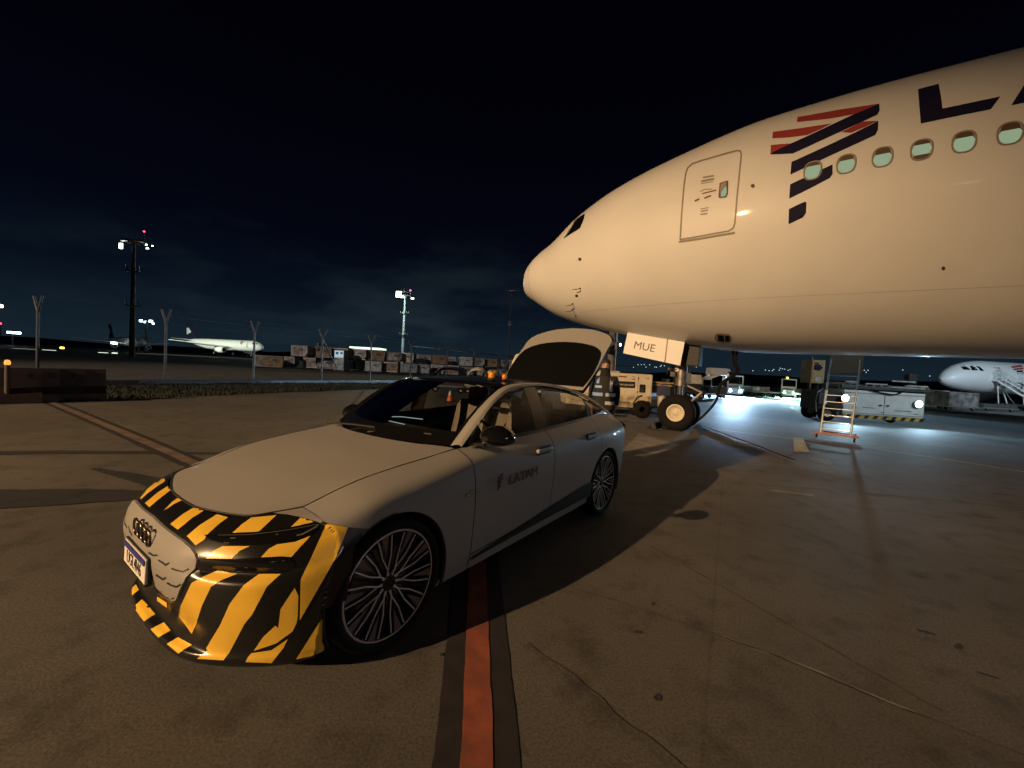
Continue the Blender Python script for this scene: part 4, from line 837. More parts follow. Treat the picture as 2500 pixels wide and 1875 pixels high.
# nose gear
GS = 5.90
ng = MB(); ng.tube((GS, 0, 1.52), (GS-.02, 0, 2.75), .13, 'greyd'); ng.tube((GS, 0, 1.42), (GS, 0, 1.98), .165, 'steel'); ng.tube((GS, 0, 1.36), (GS, 0, 1.44), .19, 'steel'); ng.tube((GS, 0, .50), (GS, 0, 1.40), .075, 'chrome'); ng.tube((GS, -.42, .53), (GS, .42, .53), .06, 'steel')
ng.tube((GS+.15, -.06, 1.40), (GS+.62, -.04, 1.20), .035, 'steel'); ng.tube((GS+.62, -.04, 1.20), (GS+.08, -.05, .62), .04, 'steel'); ng.tube((GS+.15, .06, 1.40), (GS+.62, .04, 1.20), .035, 'steel')
ng.tube((GS, 0, 2.2), (GS-1.35, 0, 2.85), .07, 'greyd'); ng.tube((GS-.1, -.2, 1.86), (GS-.1, .2, 1.86), .07, 'steel'); ng.path([(GS-.15, -.16, 2.4), (GS-.24, -.20, 2.0), (GS-.16, -.18, 1.5), (GS-.1, -.12, .8)], .018, 'black_matt'); ng.path([(GS+.15, -.16, 2.4), (GS+.28, -.16, 1.9), (GS+.17, -.14, 1.35), (GS+.1, -.1, .8)], .015, 'black_matt')
ng.box((GS-.2, -.2, 1.7), (.16, .14, .16), 'greyd', bev=.02); ng.box((GS+.25, -.15, 1.62), (.12, .12, .30), 'greyd', bev=.02); ng.path([(GS-.1, -.23, 1.86), (GS-.35, -.22, 1.83), (GS-.42, -.10, 1.7)], .016, 'chrome')
ng.box((GS+.25, 0, 2.4), (.55, .5, .85), 'black_matt', bev=.03)
ng.build('nose_gear_strut', jet)
for y in (-.335, .335):
    w_ = MB(); prof = [(.26, -.14), (.30, -.165), (.40, -.175), (.48, -.165), (.53, -.12), (.545, -.06), (.546, .06), (.53, .12), (.48, .165), (.40, .175), (.30, .165), (.26, .14)]
    w_.lathe([(r_, y+h_) for r_, h_ in prof], (GS, 0, .545), (0, 1, 0), 'rubber', 56)
    for g in (-.07, -.025, .025, .07): w_.lathe([(.5475, y+g-.004), (.5495, y+g), (.5475, y+g+.004)], (GS, 0, .545), (0, 1, 0), 'black_matt', 56)
    wo_ = w_.build('gear_wheel', jet, fixn=False); sg = -1 if y < 0 else 1
    h_ = MB(); h_.lathe([(.262, y+sg*.150), (.250, y+sg*.158), (.205, y+sg*.152), (.19, y+sg*.10), (.12, y+sg*.085), (.085, y+sg*.12), (.07, y+sg*.135), (0, y+sg*.138)], (GS, 0, .545), (0, 1, 0), 'gpu', 40); h_.lathe([(.262, y+.14), (.262, y-.14)], (GS, 0, .545), (0, 1, 0), 'greyd', 40)
    for k in range(12):
        a = k*math.pi/6; h_.tube((GS+.155*math.cos(a), y+sg*.085, .545+.155*math.sin(a)), (GS+.155*math.cos(a), y+sg*.115, .545+.155*math.sin(a)), .014, 'steel', n=8)
    h_.build('wheel_hub', wo_, fixn=False)
tl_ = MB()
for y in (-.22, .22): tl_.lathe([(.0, 0), (.07, .0), (.10, .08), (.10, .10)], (GS-.22, y, 1.86), (-1, 0, 0), 'chrome', 20); tl_.lathe([(.095, .095), (.0, .11)], (GS-.22, y, 1.86), (-1, 0, 0), 'lamp_clear', 20)
tl_.build('taxi_light', jet)
for sg in (-1, 1):
    g_ = MB(); y0 = sg*.56; P = [(4.32, 2.955), (6.05, 2.665), (5.97, 1.965), (4.22, 2.295)]
    g_.add([V3((s_, y0+sg*k, z)) for k in (0, .035) for s_, z in P], [(3, 2, 1, 0), (4, 5, 6, 7), (0, 1, 5, 4), (1, 2, 6, 5), (2, 3, 7, 6), (3, 0, 4, 7)], 'white_plane' if sg < 0 else 'greyd')  # far door coloured dark to stand for its unlit state
    q = g_.build('gear_door', jet)
    if sg < 0:
        m2 = MB(); m2.add([V3((s_, y0-.038, z)) for s_, z in ((5.548, 2.752), (5.575, 2.748), (5.545, 2.036), (5.512, 2.040))], [(0, 1, 2, 3)], 'text_brown'); m2.build('door_stripe', q)
        u = V3((1.74, 0, -.30)).normalized(); text_mesh('MUE', .335, 'text_dark', 'registration_lettering', q, V3((4.88, y0-.039, 2.50)), u, V3((.28, 0, 1)).normalized() if False else V3((u.z*-1, 0, u.x)), sx=1.02)
# ================================================================ THINGS AROUND THE NOSE GEAR
def L2W(s, y, z): return JW @ V3((s, y, z))
t = thing('wheel_chock', 'dark rubber chock wedged against the front of the airliner nose wheels', 'chock', L2W(5.25, -.30, 0), YAW); mb = MB(); mb.prism([(-.14, 0), (.18, 0), (.12, .17), (.05, .19)], -.35, .55, 'blackish', (V3((0, 0, 0)), V3((1, 0, 0)), V3((0, 0, 1)), V3((0, 1, 0)))); mb.build('wedge', t); mb = MB(); mb.path([(.0, -.35, .1), (-.05, -.5, .04), (.25, -.62, .02), (.5, -.6, .02)], .012, 'black_matt'); mb.build('rope', t)
t = thing('wheel_chock', 'dark rubber chock behind the airliner nose wheels', 'chock', L2W(6.52, -.30, 0), YAW); mb = MB(); mb.prism([(.16, 0), (-.16, 0), (-.10, .17), (-.04, .19)], -.35, .55, 'blackish', (V3((0, 0, 0)), V3((1, 0, 0)), V3((0, 0, 1)), V3((0, 1, 0)))); mb.build('wedge', t)
# power cable hanging from belly
mb = MB(); a = L2W(7.27, -.05, 2.48); b = L2W(6.98, -.05, 1.2)
for o_ in (0, .07): mb.path([crom([a+V3((o_*1.6, 0, 0)), a+V3((.03+o_, 0, -.35)), a+V3((.12+o_, 0, -.62)), b+V3((o_*.6, 0, .25)), b+V3((-.06, 0, -.2)), b+V3((-.30, .1, -.62)), b+V3((-.58, .2, -.93)), b+V3((-.95, .2, -1.17)), b+V3((-1.4, .5, -1.18))], k/4) for k in range(33)], .035, 'rubber', 8)
tag(mb.build('power_cable'), 'thick black cable hanging from the airliner belly down behind the nose wheel', 'cable')
mb = MB(); mb.path([crom([gp(p)+V3((0, 0, .02)) for p in ((1712, 1040), (1780, 1065), (1850, 1090), (1905, 1112), (1940, 1125))], k/5) for k in range(21)], .012, 'rubber', 6); tag(mb.build('ground_cable'), 'thin dark cable lying on the concrete right of the nose wheel', 'cable')
# ground power unit (cream cart)
gx0, gx1, gy0, gy1 = 2.15, 5.58, 16.3, 18.1
t = thing('ground_power_unit', 'cream ground power cart with black name board behind the nose gear', 'power cart', ((gx0+gx1)/2, gy0, 0)); bx0 = (gx1-gx0)
mb = MB(); mb.box((0, .9, 1.10), (bx0, 1.8, 1.14), 'gpu', bev=.05); mb.build('cabinet', t)
mb = MB(); mb.box((0, .9, .43), (bx0-.06, 1.74, .24), 'gpu_dirty', bev=.02); mb.box((-.2, .55, .27), (bx0-1.2, .9, .12), 'greyd'); mb.build('chassis', t)
mb = MB(); mb.box((-.02, -.012, .66), (bx0-.1, .016, .30), 'gpu_dirty', bev=.005); mb.build('scuffed_panel', t)
mb = MB(); mb.box((.62, -.012, 1.22), (.80, .02, .25), 'black_matt', bev=.004); bo = mb.build('name_board', t); text_mesh('LATAM GPU 0547', .108, 'text_light', 'board_lettering', bo, (.62, -.026, 1.205), (1, 0, 0), (0, 0, 1), sx=.86)
text_mesh('TO', .10, 'text_brown', 'side_lettering', t, (.95, -.008, 1.53), (1, 0, 0), (0, 0, 1), sx=.9)
mb = MB()
for x, w_ in ((.16, .05), (.50, .34), (.95, .15)): mb.box((x, -.006, 1.53 if x < .9 else 1.44), (w_, .006, .05 if x < .9 else .03), 'text_brown')
mb.build('warning_label', t)
mb = MB(); mb.box((1.32, -.01, 1.10), (.22, .02, .32), 'black_matt', bev=.03); mb.box((1.32, -.016, 1.03), (.12, .02, .14), 'greyd', bev=.02); mb.build('access_hatch', t)
mb = MB(); mb.box((1.14, -.004, 1.10), (.012, .01, 1.05), 'grey'); 
for z in (1.50, .95): mb.box((1.14, -.012, z), (.05, .02, .05), 'black_matt', bev=.01)
mb.box((1.52, -.01, 1.50), (.10, .012, .03), 'text_brown'); mb.build('door_latch', t)
mb = MB(); mb.box((.05, 1.3, 1.70), (1.2, .7, .10), 'whited', bev=.03); mb.build('roof_cover', t)
for x in (-1.1, 1.15):
    mb = MB(); mb.lathe([(.12, -.10), (.22, -.11), (.27, -.08), (.28, 0), (.27, .08), (.22, .11), (.12, .10), (0, .08)], (x, .18, .28), (0, 1, 0), 'rubber', 28); mb.lathe([(.12, -.105), (0, -.09)], (x, .18, .28), (0, 1, 0), 'steel', 20); mb.build('wheel', t)
mb = MB(); mb.path([(1.72, .3, 1.38), (2.2, .3, 1.35), (2.7, .25, 1.36)], .04, 'tan'); mb.path([(1.72, .3, 1.26), (2.6, .25, 1.25)], .03, 'tan'); mb.tube((2.1, .3, 1.35), (2.1, .3, .5), .03, 'tan'); mb.build('hose_rail', t)
# hose drum cart in front of the power cart
t = thing('hose_cart', 'small black wheeled hose cart in front of the cream power cart', 'cart', (4.95, 15.45, 0)); mb = MB(); mb.lathe([(.10, -.12), (.27, -.13), (.33, -.08), (.34, 0), (.33, .08), (.27, .13), (.10, .12), (0, .1)], (0, 0, .34), (0.15, 1, 0), 'rubber', 28); mb.build('drum', t)
mb = MB(); mb.path([(-.30, -.05, .32), (-.36, -.1, .55), (-.22, -.12, .80), (-.05, -.1, .86)], .035, 'blackish'); mb.path([(.3, 0, .25), (.7, .1, .20), (1.3, .2, .12)], .04, 'blackish'); mb.box((.25, .1, .52), (.10, .2, .26), 'blackish', bev=.02); mb.build('frame', t)
mb = MB(); mb.path([crom([V3(p) for p in ((-.5, .2, .03), (-1.6, .1, .03), (-2.6, .5, .03), (-3.6, .4, .03))], k/5) for k in range(16)], .03, 'rubber'); mb.build('hose', t)
# blue gas bottles / cylinders at the right end of the power cart
t = thing('fire_extinguisher_cart', 'upright pale cylinder beside a dark blue box at the end of the power cart', 'cylinder cart', (5.95, 16.2, 0)); mb = MB(); mb.lathe([(0, .12), (.13, .14), (.13, .82), (.06, .95), (.03, 1.0), (0, 1.0)], (0, 0, 0), (0, 0, 1), 'whited', 20); mb.build('cylinder', t); mb = MB(); mb.box((.02, .05, 1.05), (.36, .3, .40), 'tarpblue', bev=.03); mb.box((.16, -.08, 1.05), (.07, .02, .3), 'tail_red', bev=.01); mb.build('box', t)
# ================================================================ HATCH LADDER under the belly
a = gp((1993, 1068)); b = gp((2085, 1080)); mid = (a+b)/2; ang = math.atan2(b.y-a.y, b.x-a.x); wd = (b-a).length
t = thing('access_ladder', 'aluminium ladder on an orange wheeled base rising into the airliner belly', 'ladder', mid, ang)
mb = MB()
for s_ in (-1, 1): mb.tube((s_*.36, 0, .16), (s_*.36, .55, 2.0), .030, 'alu'); mb.tube((s_*.36, .55, 2.0), (s_*.33, .80, 2.75), .022, 'alu')
mb.build('rail', t)
for k in range(9):
    mb = MB(); z = .30+k*.205; mb.box((0, (z-.16)*.30, z), (.70, .075, .022), 'alu', bev=.006); mb.build('rung', t)
mb = MB(); mb.box((0, .02, .16), (1.10, .09, .07), 'orange', bev=.01); mb.box((0, .5, .17), (.9, .07, .06), 'orange', bev=.01); mb.box((-.36, .25, .17), (.06, .55, .05), 'orange'); mb.box((.36, .25, .17), (.06, .55, .05), 'orange'); mb.build('base_frame', t)
for x in (-.45, .45):
    mb = MB(); mb.lathe([(0, -.02), (.065, -.02), (.07, 0), (.065, .02), (0, .02)], (x, .02, .07), (1, 0, 0), 'rubber', 18); mb.box((x, .02, .12), (.05, .05, .10), 'blackish'); mb.build('castor', t)
mb = MB(); mb.box((.02, .70, 2.38), (.82, .03, .72), 'grey', bev=.01); mb.box((.02, .68, 2.66), (.40, .02, .06), 'black_matt'); mb.build('backing_panel', t)
# ================================================================ PERSON behind the open tailgate
P0 = pt((1478, 912), 7.7); P0.z = 0
per = thing('person', 'person in dark jacket and reflective vest with black face cover beside the open tailgate', 'person', P0, R(-14)); per.scale = (1.03, 1.03, 1.03)
def skin_mesh(name, verts, edges, radii, m, parent, lvl=2, root=0):
    me = bpy.data.meshes.new(name); me.from_pydata(verts, edges, []); o = bpy.data.objects.new('tmp', me); C.objects.link(o)
    sk = o.modifiers.new('s', 'SKIN'); lay = me.skin_vertices[0]
    for i, r_ in enumerate(radii): lay.data[i].radius = r_ if isinstance(r_, tuple) else (r_, r_)
    lay.data[root].use_root = True; sk.use_smooth_shade = True
    sd = o.modifiers.new('d', 'SUBSURF'); sd.levels = lvl; sd.render_levels = lvl
    bpy.context.view_layer.update(); m2 = bpy.data.meshes.new_from_object(o.evaluated_get(bpy.context.evaluated_depsgraph_get())); bpy.data.objects.remove(o)
    m2.name = name; m2.materials.clear(); m2.materials.append(M[m]); m2.polygons.foreach_set('use_smooth', [True]*len(m2.polygons)); r_ = bpy.data.objects.new(name, m2); C.objects.link(r_); r_.parent = parent; return r_
# skeleton: faces -y
bv = [(0, 0, .98), (0, .0, 1.12), (0, 0, 1.28), (0, .0, 1.44), (0, .0, 1.53), (0, -.012, 1.585), (0, -.018, 1.66), (0, -.012, 1.745), (0, 0, 1.80),
      (-.17, .0, 1.46), (-.225, .01, 1.22), (-.22, -.06, .98), (-.20, -.10, .90), (.17, .0, 1.46), (.225, .01, 1.22), (.22, -.06, .98), (.20, -.10, .90),
      (-.095, 0, .90), (-.10, -.01, .50), (-.10, .02, .09), (-.11, -.12, .04), (.095, 0, .90), (.10, -.01, .50), (.10, .02, .09), (.11, -.12, .04)]
be = [(0, 1), (1, 2), (2, 3), (3, 4), (4, 5), (5, 6), (6, 7), (7, 8), (3, 9), (9, 10), (10, 11), (11, 12), (3, 13), (13, 14), (14, 15), (15, 16), (0, 17), (17, 18), (18, 19), (19, 20), (0, 21), (21, 22), (22, 23), (23, 24)]
br = [(.15, .10), (.15, .10), (.165, .11), (.15, .10), (.062, .065), (.070, .080), (.078, .098), (.076, .094), (.045, .06), .075, .052, .038, .030, .075, .052, .038, .030, .09, .068, .05, .04, .09, .068, .05, .04]
pb = skin_mesh('body', bv, be, br, 'skin', per)
jv = [(v[0], v[1], v[2]) for v in bv[:4]]+[(0, 0, 1.50)]+bv[9:12]+bv[13:16]
je = [(0, 1), (1, 2), (2, 3), (3, 4), (3, 5), (5, 6), (6, 7), (3, 8), (8, 9), (9, 10)]
skin_mesh('jacket', jv, je, [(.175, .125), (.175, .125), (.19, .135), (.17, .12), (.09, .09), .092, .070, .052, .092, .070, .052], 'cloth_navy', per)
skin_mesh('trousers', [(0, 0, 1.0), (-.095, 0, .90), (-.10, -.01, .50), (-.10, .02, .10), (.095, 0, .90), (.10, -.01, .50), (.10, .02, .10)], [(0, 1), (1, 2), (2, 3), (0, 4), (4, 5), (5, 6)], [(.17, .12), .105, .085, .07, .105, .085, .07], 'cloth_navy', per)
def ell(z, rx, ry, n=40, y0=0): return [V3((rx*math.copysign(abs(math.cos(t))**.85, math.cos(t)), y0+ry*math.copysign(abs(math.sin(t))**.85, math.sin(t)), z)) for t in [2*math.pi*k/n for k in range(n)]]
vs_ = MB(); lv = [(.92, .205, .160), (1.05, .205, .158), (1.20, .212, .163), (1.34, .205, .160), (1.42, .185, .146), (1.48, .150, .125), (1.515, .115, .105)]
vs_.grid([ell(z, a, b) for z, a, b in lv], 'vest', closed=True); vo = vs_.build('vest', per, fixn=False)
def vr(z):
    for i in range(len(lv)-1):
        if lv[i][0] <= z <= lv[i+1][0]:
            k = (z-lv[i][0])/(lv[i+1][0]-lv[i][0]); return lv[i][1]+(lv[i+1][1]-lv[i][1])*k, lv[i][2]+(lv[i+1][2]-lv[i][2])*k
for z0, z1, m_, a0, a1 in ((1.155, 1.215, 'reflect', -.47, -.05), (1.155, 1.215, 'reflect_blue', -.97, -.52), (1.005, 1.065, 'reflect', -.47, -.05), (1.30, 1.345, 'reflect_blue', -.78, -.55)):
    rm = MB(); G = []
    for z in (z0, z1):
        rx, ry = vr(z); G.append([V3(((rx+.004)*math.copysign(abs(math.cos(t))**.85, math.cos(t)), (ry+.004)*math.copysign(abs(math.sin(t))**.85, math.sin(t)), z)) for t in [math.pi*(a0+(a1-a0)*k/14) for k in range(15)]])
    rm.grid(G, m_); rm.build('reflective_band', vo, fixn=False)
for sx_ in (-1, 1):
    rm = MB(); G = []
    for k in range(9):
        z = (1.24 if sx_ > 0 else 1.38)+(.25 if sx_ > 0 else .11)*k/8; rx, ry = vr(min(z, 1.51)); row = []
        for w_ in (-.024, .024):
            x = sx_*.118+w_; c_ = min(1, abs(x)/rx); y = -(ry+.005)*(max(0, 1-c_**2.35))**.425; row.append(V3((x, y, z)))
        G.append(row)
    rm.grid(G, 'reflect' if sx_ > 0 else 'reflect_blue'); rm.build('shoulder_band', vo, fixn=False)
# neck gaiter over nose and mouth, hair, face
gm = MB(); gm.grid([ell(1.44, .15, .12, 32), ell(1.49, .125, .105, 32), ell(1.53, .100, .100, 32, -.004), ell(1.57, .088, .100, 32, -.01), ell(1.61, .084, .105, 32, -.014), ell(1.645, .083, .106, 32, -.016), ell(1.662, .082, .105, 32, -.016)], 'cloth_black', closed=True); gm.build('face_cover', per, fixn=False)
hm = MB(); hr = []
for i in range(9):
    a = math.pi/2*i/8; z = 1.745+.098*math.sin(a); hr.append([V3((.084*math.cos(a)*math.cos(t)*(1+.05*noise.noise((math.cos(t)*3, math.sin(t)*3, i))), .004+.108*math.cos(a)*math.sin(t), z-(.012 if math.sin(t) > .2 else -.012)*(1 if i == 0 else 0)-(.09*max(0, math.sin(t)) if i == 0 else 0)-(.03*abs(math.cos(t)) if i == 0 else 0))) for t in [2*math.pi*k/28 for k in range(28)]])
hm.grid(hr, 'hair', closed=True); hm.build('hair', per, fixn=False)
for sx_ in (-1, 1):
    e_ = MB(); e_.lathe([(.0, -.010), (.008, -.008), (.011, 0), (.008, .008), (0, .01)], (sx_*.032, -.098, 1.700), (0, 1, 0), 'black_matt', 12); e_.box((sx_*.033, -.103, 1.722), (.028, .006, .005), 'hair', ry=sx_*.1, bev=.002); e_.build('eye', per)
    e_ = MB(); e_.lathe([(0, -.006), (.022, -.004), (.028, .006), (.018, .014)], (sx_*.082, -.005, 1.69), (1*sx_, .2, 0), 'skin', 14); e_.build('ear', per)
e_ = MB(); e_.add([V3(p) for p in ((-.010, -.104, 1.712), (.010, -.104, 1.712), (.018, -.112, 1.665), (-.018, -.112, 1.665), (0, -.134, 1.668))], [(0, 1, 4), (1, 2, 4), (2, 3, 4), (3, 0, 4)], 'skin', True); e_.build('nose', per)
# hands: palm, four curled fingers, thumb
for sx_ in (-1, 1):
    hv = [(sx_*.20, -.10, .90), (sx_*.195, -.125, .84)]; he = [(0, 1)]; hr_ = [.028, .026]
    for k in range(4):
        o_ = (k-1.5)*.018; b0 = len(hv); hv += [(sx_*.195, -.125+o_, .805), (sx_*.188, -.128+o_, .775-.004*abs(k-1.5)), (sx_*.172, -.126+o_, .758)]; he += [(1, b0), (b0, b0+1), (b0+1, b0+2)]; hr_ += [.0095, .0085, .007]
    b0 = len(hv); hv += [(sx_*.185, -.160, .845), (sx_*.172, -.165, .815)]; he += [(1, b0), (b0, b0+1)]; hr_ += [.011, .008]
    skin_mesh('hand', hv, he, hr_, 'skin', pb, 1)
# ================================================================ VEHICLES AND AIRCRAFT FARTHER OFF
def spot(name, loc, aim, e, col, size, blend=.6, soft=.06): return lamp(name, 'SPOT', loc, e, col, aim=aim, spot_size=R(size), spot_blend=blend, shadow_soft_size=soft)
def wheel_thing(mb, c, r_, w_, ax=(0, 1, 0)):
    mb.lathe([(r_*.45, -w_/2), (r_*.92, -w_/2), (r_, -w_*.3), (r_, w_*.3), (r_*.92, w_/2), (r_*.45, w_/2)], c, ax, 'rubber', 22); mb.lathe([(r_*.47, -w_*.42), (r_*.2, -w_*.3), (0, -w_*.3)], c, ax, 'steel', 14); mb.lathe([(r_*.47, w_*.42), (r_*.2, w_*.3), (0, w_*.3)], c, ax, 'steel', 14)
def headlamp(par, loc, r_, m_, ax=(0, -1, 0)):
    mb = MB(); mb.lathe([(0, -.06), (r_*1.15, -.05), (r_*1.2, .02), (r_*1.05, .03)], loc, ax, 'chrome', 20); o = mb.build('headlight', par); mb = MB(); mb.lathe([(r_, .025), (r_*.6, .045), (0, .05)], loc, ax, m_, 20); mb.build('lens', o); return o
# --- container loader under the belly, facing us
c0 = gp((2140, 1036)); t = thing('container_loader', 'long white container loader with striped skirt and two glaring headlights under the airliner', 'loader vehicle', (c0.x, c0.y, 0), R(-6))
mb = MB(); mb.box((.25, .8, .93), (3.35, 1.5, 1.10), 'white', bev=.03); mb.build('side_panel', t)
mb = MB(); mb.box((.25, .80, .30), (3.25, 1.46, .16), 'yellowp')
for k in range(9):
    x = -1.30+k*.38; mb.add([V3((x, .055, .22)), V3((x+.17, .055, .22)), V3((x+.27, .055, .38)), V3((x+.10, .055, .38))], [(0, 1, 2, 3)], 'black_matt')
mb.build('striped_skirt', t)
mb = MB(); mb.box((.28, .042, .93), (.012, .01, 1.0), 'greyd'); mb.box((.25, .042, 1.36), (3.3, .012, .015), 'greyd'); mb.box((.25, .042, .45), (3.3, .012, .015), 'greyd')
for x in (.12, .42): mb.box((x, .03, .86), (.12, .03, .07), 'greyd', bev=.01)
for x, z, w_ in ((-.35, .72, .5), (1.05, .66, .7), (1.6, .55, .2), (-.95, .72, .2), (.22, .55, .14)): mb.box((x, .044, z), (w_, .01, .025), 'greyd')
mb.build('panel_door', t)
mb = MB(); mb.box((.3, .8, 1.62), (3.7, 1.5, .16), 'greyd', bev=.02)
for x, z, l_ in ((-1.1, 1.86, .55), (-.1, 1.80, .9), (1.0, 1.98, .95), (1.55, 1.80, .9), (1.2, 1.70, 1.4)): mb.box((x, .1, z), (l_, .10, .06), 'whited', bev=.01)
for k in range(12): mb.tube((-1.5+k*.32, .05, 1.73), (-1.5+k*.32, 1.4, 1.73), .04, 'steel', n=8)
mb.box((1.45, .3, 2.1), (.35, .3, .45), 'blackish', bev=.02); mb.box((1.36, .2, 2.12), (.08, .05, .42), 'whited'); mb.build('upper_deck', t)
mb = MB(); mb.path([crom([V3(p) for p in ((-.2, .02, 1.50), (.2, .0, 1.40), (.55, 0, 1.36), (.85, .0, 1.45), (1.0, .05, 1.55))], k/5) for k in range(21)], .022, 'rubber'); mb.path([crom([V3(p) for p in ((-.4, .02, 1.50), (.1, -.02, 1.43), (.6, -.02, 1.38), (.9, .05, 1.52))], k/5) for k in range(16)], .018, 'rubber'); mb.build('hydraulic_hose', t)
mb = MB(); mb.box((-1.95, .8, .95), (1.0, 1.4, .9), 'blackish', bev=.04); mb.box((-2.3, .1, 1.0), (.4, .2, .5), 'greyd', bev=.03); mb.tube((-1.55, .2, .3), (-1.55, .2, 1.7), .05, 'steel'); mb.path([(-2.5, .1, .4), (-2.55, .1, .9), (-2.5, .1, 1.3), (-2.3, .1, 1.5)], .03, 'alu'); mb.build('lift_frame', t)
for x, y in ((-2.05, .15), (-2.05, 1.4), (1.5, 1.3)):
    mb = MB(); wheel_thing(mb, (x, y, .36 if x < 0 else .28), .36 if x < 0 else .26, .24); mb.build('wheel', t)
for x, z in ((-1.42, 1.10), (1.62, 1.02)):
    headlamp(t, V3((x, -.02, z)), .15, 'head')
    bpy.context.view_layer.update(); wl_ = t.matrix_world @ V3((x, -.25, z)); spot('headlight_beam', wl_, wl_+V3((-5.2 if x < 0 else -3.6, -11, -1.3)), 620 if x < 0 else 430, (.50, .80, 1.0), 118, .9)
# yellow control cabin panel
q = pt((1996, 935), 20.3); t = thing('control_cabin', 'yellow steel control cabin with dark arrow sign left of the white container loader', 'cabin', (q.x, q.y, 0))
mb = MB(); mb.box((0, .4, 2.28), (.62, .8, 1.15), 'tan', bev=.02); mb.build('cabin_wall', t); mb = MB(); mb.prism([(-.24, .22), (.02, .26), (.20, .10), (.02, -.05), (-.24, -.02)], -.02, 0, 'navy', (V3((0, -.005, 2.38)), V3((1, 0, 0)), V3((0, 0, 1)), V3((0, 1, 0)))); mb.box((-.12, -.012, 2.68), (.2, .02, .10), 'black_matt'); mb.box((.0, -.012, 1.90), (.30, .02, .24), 'whited', bev=.02); mb.build('arrow_sign', t)
mb = MB(); mb.tube((-.36, 0, .4), (-.36, 0, 3.0), .035, 'orange'); mb.tube((.2, .3, 0), (.2, .3, 1.75), .08, 'blackish'); mb.tube((-.2, .3, 0), (-.2, .3, 1.75), .08, 'blackish'); mb.build('post', t)
# --- baggage tugs with headlights
def tug(px, D, label, hm, col, e, beac, sc=1.0):
    p = pt((px, hor(px)), D); t = thing('baggage_tractor', label, 'tractor', (p.x, p.y, 0), -math.atan2(p.x, p.y)+R(3), 'baggage tractors facing us'); t.scale = (sc,)*3
    mb = MB(); mb.box((0, 1.4, .62), (1.5, 2.6, .62), 'whited', bev=.06); mb.box((0, .35, .50), (1.45, .7, .5), 'whited', bev=.05); mb.build('body', t)
    mb = MB(); mb.box((0, 1.5, 2.12), (1.45, 1.4, .10), 'white', bev=.03)
    for x in (-.68, .68):
        for y in (.85, 2.1): mb.box((x, y, 1.5), (.09, .09, 1.2), 'white')
    mb.box((0, .86, 1.16), (1.4, .08, .25), 'white'); mb.box((0, 2.1, 1.5), (1.4, .06, 1.2), 'whited'); co = mb.build('cab', t)
    mb = MB(); mb.box((0, .85, 1.65), (1.25, .02, .72), 'glass_dark'); mb.build('windscreen', co); mb = MB(); mb.box((0, 1.6, .98), (.9, .5, .5), 'seat', bev=.08); mb.build('seat', t)
    mb = MB(); mb.box((-.1, .2, .32), (1.5, .16, .22), 'blackish', bev=.04); mb.build('front_bumper', t)
    for x in (-.66, .66):
        for y in (.6, 2.3): mb = MB(); wheel_thing(mb, (x, y, .32), .32, .22, (1, 0, 0)); mb.build('wheel', t)
    bpy.context.view_layer.update()
    for x in (-.45, .45):
        headlamp(t, V3((x, -.02, .60)), .15, hm); wl_ = t.matrix_world @ V3((x, -.10, .62)); spot('tractor_headlight_beam', wl_, wl_+V3((-p.x*.9, -p.y, -8)), e, col, 110, .5, .002)
        mb = MB(); mb.box((x, -.66, .6595), (.60, .012, .100), 'blackish'); mb.build('beam_blocker', t)  # plate added to block the upper beam from the foreground
    if beac: mb = MB(); mb.lathe([(0, 0), (.12, 0), (.10, .2), (0, .22)], (-.2, 1.3, 2.17), (0, 0, 1), 'yellowglow', 12); mb.build('beacon', t)
    return t
tug(1797, 42, 'nearer white baggage tractor with two blue white headlights right of the nose wheel', 'head', (.46, .72, 1.0), 38000, False)
tug(1928, 47, 'baggage tractor with yellow roof beacon and greenish headlights', 'headg', (.60, 1.0, .85), 9000, True)
# dolly train between the tractors
dol = None
for i, px in enumerate((1862, 1838, 1886, 1985, 1972)):
    p = pt((px, hor(px)), 45+i % 2*2)
    lab = ['flat baggage dolly between the two lit tractors, middle one', 'flat baggage dolly just right of the nearer tractor', 'flat baggage dolly left of the beacon tractor', 'baggage dolly partly behind the yellow cabin', 'baggage dolly right of the beacon tractor'][i]
    if dol is None:
        dol = thing('baggage_dolly', lab, 'dolly', (p.x, p.y, 0), R(10), 'baggage dollies by the tractors'); mb = MB(); mb.box((0, 0, .5), (1.3, 2.2, .10), 'steel', bev=.01); mb.box((0, 0, .62), (1.3, 2.2, .04), 'greyd'); mb.build('deck', dol)
        for x in (-.5, .5):
            for y in (-.8, .8): mb = MB(); wheel_thing(mb, (x, y, .22), .22, .12, (1, 0, 0)); mb.build('wheel', dol)
        mb = MB(); mb.box((0, 1.05, .85), (1.3, .04, .5), 'whited'); mb.build('end_board', dol)
    else: copy_tree(dol, (p.x, p.y, 0), R(10), lab)
# belt loader and cream box truck behind the nose gear
p = pt((1722, hor(1722)), 37); t = thing('belt_loader', 'white belt loader with raised conveyor right of the nose gear', 'belt loader', (p.x, p.y, 0), R(4))
mb = MB(); mb.box((0, 0, 0), (3.4, .9, .22), 'white', ry=R(-24)); mb.v = [(x+.45, y, z+1.85) for x, y, z in mb.v]; mb.box((1.0, 0, 2.35), (1.5, .95, .62), 'white', bev=.04); mb.build('conveyor', t)
mb = MB(); mb.box((0, .2, .75), (3.2, 1.6, .5), 'greyd', bev=.05); mb.box((-.1, 0, 1.30), (.9, 1.0, .7), 'whited', bev=.03); mb.box((-.1, -.52, 1.30), (.72, .02, .5), 'glass_dark'); mb.tube((1.0, -.4, .8), (1.9, -.4, 2.2), .06, 'white'); mb.tube((1.35, -.5, .2), (1.35, -.5, 2.3), .04, 'white'); mb.build('chassis', t)
